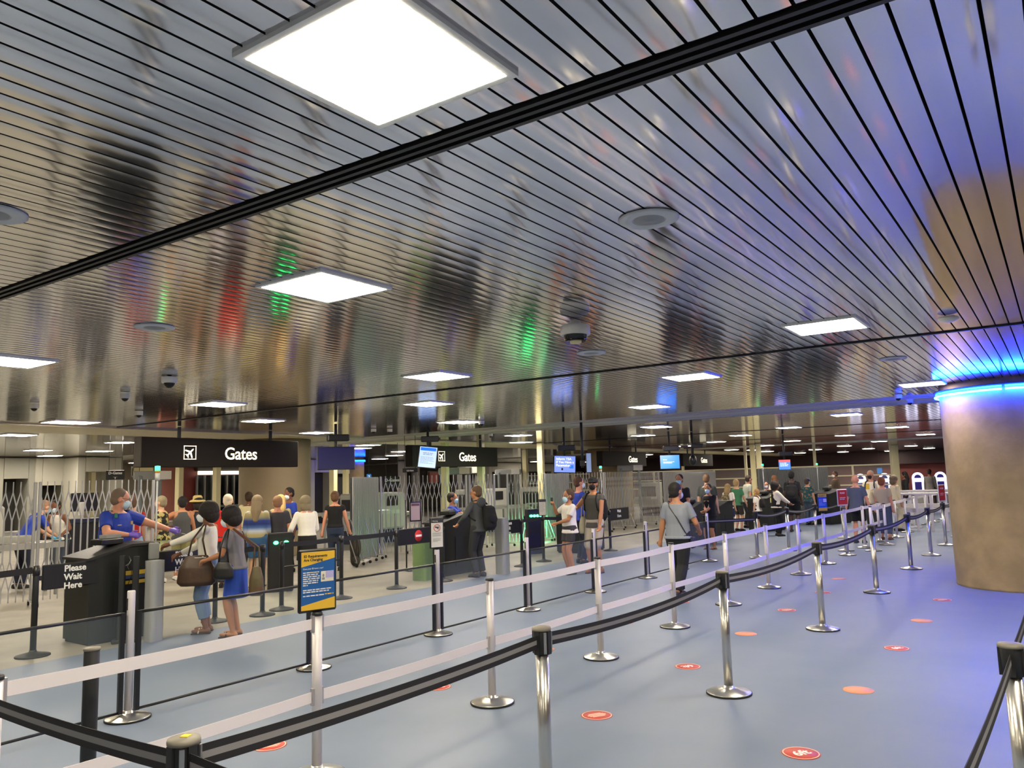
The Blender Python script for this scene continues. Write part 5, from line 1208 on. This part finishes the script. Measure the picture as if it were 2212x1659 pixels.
cp = add('man in black cap, black mask and grey sleeveless shirt', 1281, 1043, d=14.9, face=148, sk='tan', top='#4b4944', sleeve='cap', hem=.82, bottom='shorts', bot='#b3ab9c', botlen=1.02, hair=('short', '#17120f'), cap='#0c0c0f', mask='#0e0e10', hy=20, shoe='#8d5f44', h=1.78, arms=((-.2, .16, .86), (.24, .3, 1.2)), hint=((-1, -.6, 0), (1, -.6, -.8)))
rucksack(cp, 'black rucksack worn by the man in black cap', '#0c0c0f', .15, .24)
handbag('cream cloth bag hanging beside the man in black cap', cp, (.27, -.02, .72), (.12, .06, .32), mat('cream cloth bag', '#d8d0b4', .85), 0, t_info[cp.name]['sh'][1] + V((0, 0, .05)))
add('officer in blue shirt, mask and blue gloves behind the white T-shirt woman', 1250, 1036, d=16.6, face=-70, sk='ruddy', topm=blueshirt, bot='#171c30', hair=('short', '#4a2f22'), mask='#d4e6f2', gloves='#4a9fd8', h=1.8, arms=((.05, .28, 1.36), (.1, .26, 1.3)), hint=((-1, -.3, -1), (1, -.3, -1)))
pm = add('man in grey polo shirt and black jeans walking away, nearest person', 1457, 1050, feet=(1472, 1293), face=-18, sk='tan', top='#7e8490', hem=.90, feet_=((-.07, .22), (.03, -.26, .05)), bot='#191b20', hair=('short', '#17110f'), fat=1.14, shoe='#222327', hy=-25, h=1.66, arms=((-.30, .05, .86), (.25, .26, 1.02)), vox=.009, mask='#aab4c8')
q_ = t_info[pm.name]['q']; o = thing('crossbody_bag', 'thin strap and small navy bag across the man in grey polo', 'bag', pm.location, pm.rotation_euler.z)
MB().tube([q_((-.12, -.02, 1.47)), q_((-.08, -.115, 1.38)), q_((.05, -.14, 1.2)), q_((.15, -.11, 1.0)), q_((.2, -.02, .9))], .007, 6).tube([q_((-.12, -.02, 1.47)), q_((-.06, .12, 1.36)), q_((.1, .145, 1.1)), q_((.2, -.02, .9))], .007, 6).build('strap', blackm, o)
MB().box(q_((.22, .02, .84)), (.05, .14, .16), bev=.015).build('pouch', mat('navy pouch', '#20243c', .7), o)
add('tall man in black shirt and pale blue mask facing the camera', 1467, 1033, d=18.5, face=165, sk='tan', top='#17171b', bot='#17171b', hair=('short', '#120e0c'), mask='#a9d6e4', h=1.8, arms=((-.15, .3, 1.0), (.15, .3, 1.0)))
gb = add('girl in black T-shirt with picture print and mask, arms folded low', 1522, 1047, feet=(1537, 1186), face=150, sk='tan', top='#0f0f12', hem=.86, bottom='shorts', bot='#0f0f12', hair=('pony', '#221a14'), mask='#bfe3e6', fat=1.1, shoe=None, hy=15, h=1.55, arms=((.02, .24, 1.02), (-.02, .24, 1.05)))
q_ = t_info[gb.name]['q']; patch(gb, q_((0, .132, 1.2)), (.13, .004, .17), mat('pale shirt print', '#b98f6c', .8, col2='#e4cfb4', scale=12), 'shirt_print')
add('balding man in dark green T-shirt behind the girl in black', 1526, 1034, d=20.5, face=-10, sk='pale', top='#353c38', bot='#22252a', hair=('crop', '#6e5238'), fat=1.15, h=1.78)
lg = add('girl with long fair hair, white T-shirt and navy shorts', 1569, 1047, feet=(1578, 1150), face=-30, sk='pale', top='#e6e0d0', bottom='shorts', bot='#1f2f55', hair=('long', '#93794e'), h=1.47, shoe='#8d8a84', arms=((-.2, .1, .86), (.2, .1, .86)))
rucksack(lg, 'camouflage rucksack on the long-haired girl', '#6b5c3c', .16, .25, m=camob)
gr = add('teenager in green T-shirt and dark shorts with tousled fair hair', 1592, 1036, feet=(1597, 1147), face=-40, sk='pale', top='#3f7a55', bottom='shorts', bot='#37342f', hair=('short', '#a88b5c'), h=1.6, mask='#22325c', arms=((-.2, .05, .86), (.24, .2, .86)))
add('man in light grey shirt bending behind the green T-shirt teenager', 1608, 1031, d=26, face=-60, sk='ruddy', top='#9aa093', bot='#33363c', hair=('short', '#2b1c14'), h=1.72, lean=.12)
kd = add('small boy in white T-shirt and yellow mask with backpack', 1629, 1057, feet=(1640, 1152), face=60, sk='pale', top='#e8e2d2', bottom='shorts', bot='#1b1b20', hair=('short', '#a37c4c'), h=1.31, mask='#e8c840', shoe='#dcdad6')
rucksack(kd, 'small dark rucksack on the boy in yellow mask', '#1c1718', .13, .2)
vs_ = add('staff member in black waistcoat with white sleeves by the number 5 podium', 1674, 1046, feet=(1682, 1158), face=-75, sk='brown', top='#ece3cf', sleeve='long', hem=.9, bottom='pants', bot='#0e0e10', hair=('wide', '#1a120f'), h=1.53, arms=((-.1, .42, 1.02), (.12, .44, 1.0)), fat=1.15)
i_ = t_info[vs_.name]; g = Body(); g.stack([(i_['q']((0, 0, z)), w_ * i_['S'], d_ * i_['S'], V((1, 0, 0)), V((0, 1, 0))) for z, w_, d_ in ((.82, .2, .16), (1.0, .19, .155), (1.15, .175, .145), (1.3, .165, .145), (1.42, .12, .11))]); put('waistcoat', g.skin(fab('#101013'), .011), vs_)
fw = add('distant woman in white T-shirt with black rucksack', 1672, 1034, d=26.5, face=40, sk='ruddy', top='#ece6da', bot='#222228', hair=('long', '#6e4526'), h=1.68); rucksack(fw, 'black rucksack on the distant white T-shirt woman', '#101014')
add('seated staff member with mask and glasses behind the number 5 podium', 1656, 1050, d=25.6, face=175, sk='ruddy', top='#2a2226', bot='#222228', hair=('short', '#1a1412'), mask='#e2e6ee', glasses=True, h=1.5)
tl = add('tall man dressed in black with black cap', 1713, 1020, feet=(1718, 1149), face=-8, sk='dark', top='#17161b', bottom='shorts', bot='#0c0c0e', hair=('short', '#0c0a0a'), cap='#121216', h=1.8, fat=1.05, shoe='#17171a', botlen=1.)
rucksack(tl, 'black rucksack with pale zip on the tall man', '#111114', .17, .26)
add('man in teal floral shirt, jeans and blue cap', 1749, 1036, feet=(1750, 1134), face=-30, sk='pale', topm=floral, top='#000003', bot='#3d4c5c', hair=('short', '#4a3c30'), cap='#1c2160', mask='#a8d0d4', h=1.56, fat=1.2)
add('distant man in brown jacket behind the far podium', 1804, 1028, d=30, face=120, sk='brown', top='#4a3a2c', sleeve='long', bot='#2a2a2e', hair=('crop', '#2b1d14'), mask='#e4e0d8', h=1.78)
bl = add('bald man in slate blue T-shirt and black shorts', 1841, 1028, feet=(1858, 1173), face=-15, sk='ruddy', top='#454d63', bottom='shorts', bot='#0f0f13', hair=('bald', '#000000'), h=1.66, fat=1.1, shoe='#3b3b40', arms=((-.28, .0, .86), (.30, .06, .86)))
vm = add('grey-haired man with black mask and yellow lanyard sash, facing the camera', 1880, 1026, d=22.5, face=160, sk='ruddy', top='#e6dcc0', sleeve='long', bot='#26262b', hair=('crop', '#a89c8c'), mask='#131316', h=1.76, arms=((-.2, .2, .95), (.2, .2, .95)))
rucksack(vm, 'black rucksack straps on the man with yellow sash', '#131316'); q_ = t_info[vm.name]['q']; patch(vm, q_((.05, .135, 1.3)), (.09, .01, .16), mat('yellow sash', '#d6b13a', .8), 'sash')
tn = add('woman in taupe T-shirt and jeans with reddish hair in a bun', 1910, 1032, feet=(1915, 1166), face=-22, sk='ruddy', top='#a89b86', hem=.95, bot='#47536b', botlen=.8, hair=('bun', '#7a4326'), h=1.58, fat=1.1, shoe='#6a4434')
handbag('cream paper shopping bag on the woman in taupe T-shirt', tn, (-.28, .0, .9), (.13, .07, .3), mat('cream paper bag', '#dccf9e', .85), 0, t_info[tn.name]['sh'][0] + V((0, 0, .05)))
add('person in loose cream clothes beyond the woman in taupe', 1932, 1050, d=22.9, face=-60, sk='ruddy', top='#dccfae', sleeve='long', hem=.7, bot='#d3c7a8', hair=('bob', '#6a5a48'), h=1.6, shoe='#1b1b1e')
add('distant dark-clad person leaning at the white counters', 1954, 1031, d=31, face=100, sk='brown', top='#131215', sleeve='long', bot='#17161b', hair=('long', '#100d0d'), h=1.68)
add('distant person in grey jacket beside the arch kiosks', 2008, 1027, d=34, face=-15, sk='brown', top='#7c766c', sleeve='long', bot='#3a2a28', hair=('short', '#1a1210'), h=1.75)
# the green rucksack on the floor near the folded gate
x, y = at(768, 1224); t = thing('grey_rucksack', 'dark grey bulging bag beside the woman in black T-shirt', 'bag', (x, y, 0), .3); g = Body(); g.b.ell((0, 0, .42), (.15, .12, .26), 14); g.b.ell((0, 0, .14), (.14, .1, .14), 12); put('bag_body', g.skin(fab('#3d3a33'), .012), t); MB().tube([(-.08, -.1, .6), (-.1, -.14, .4), (-.08, -.11, .2)], .012, 6).build('strap', blackm, t)
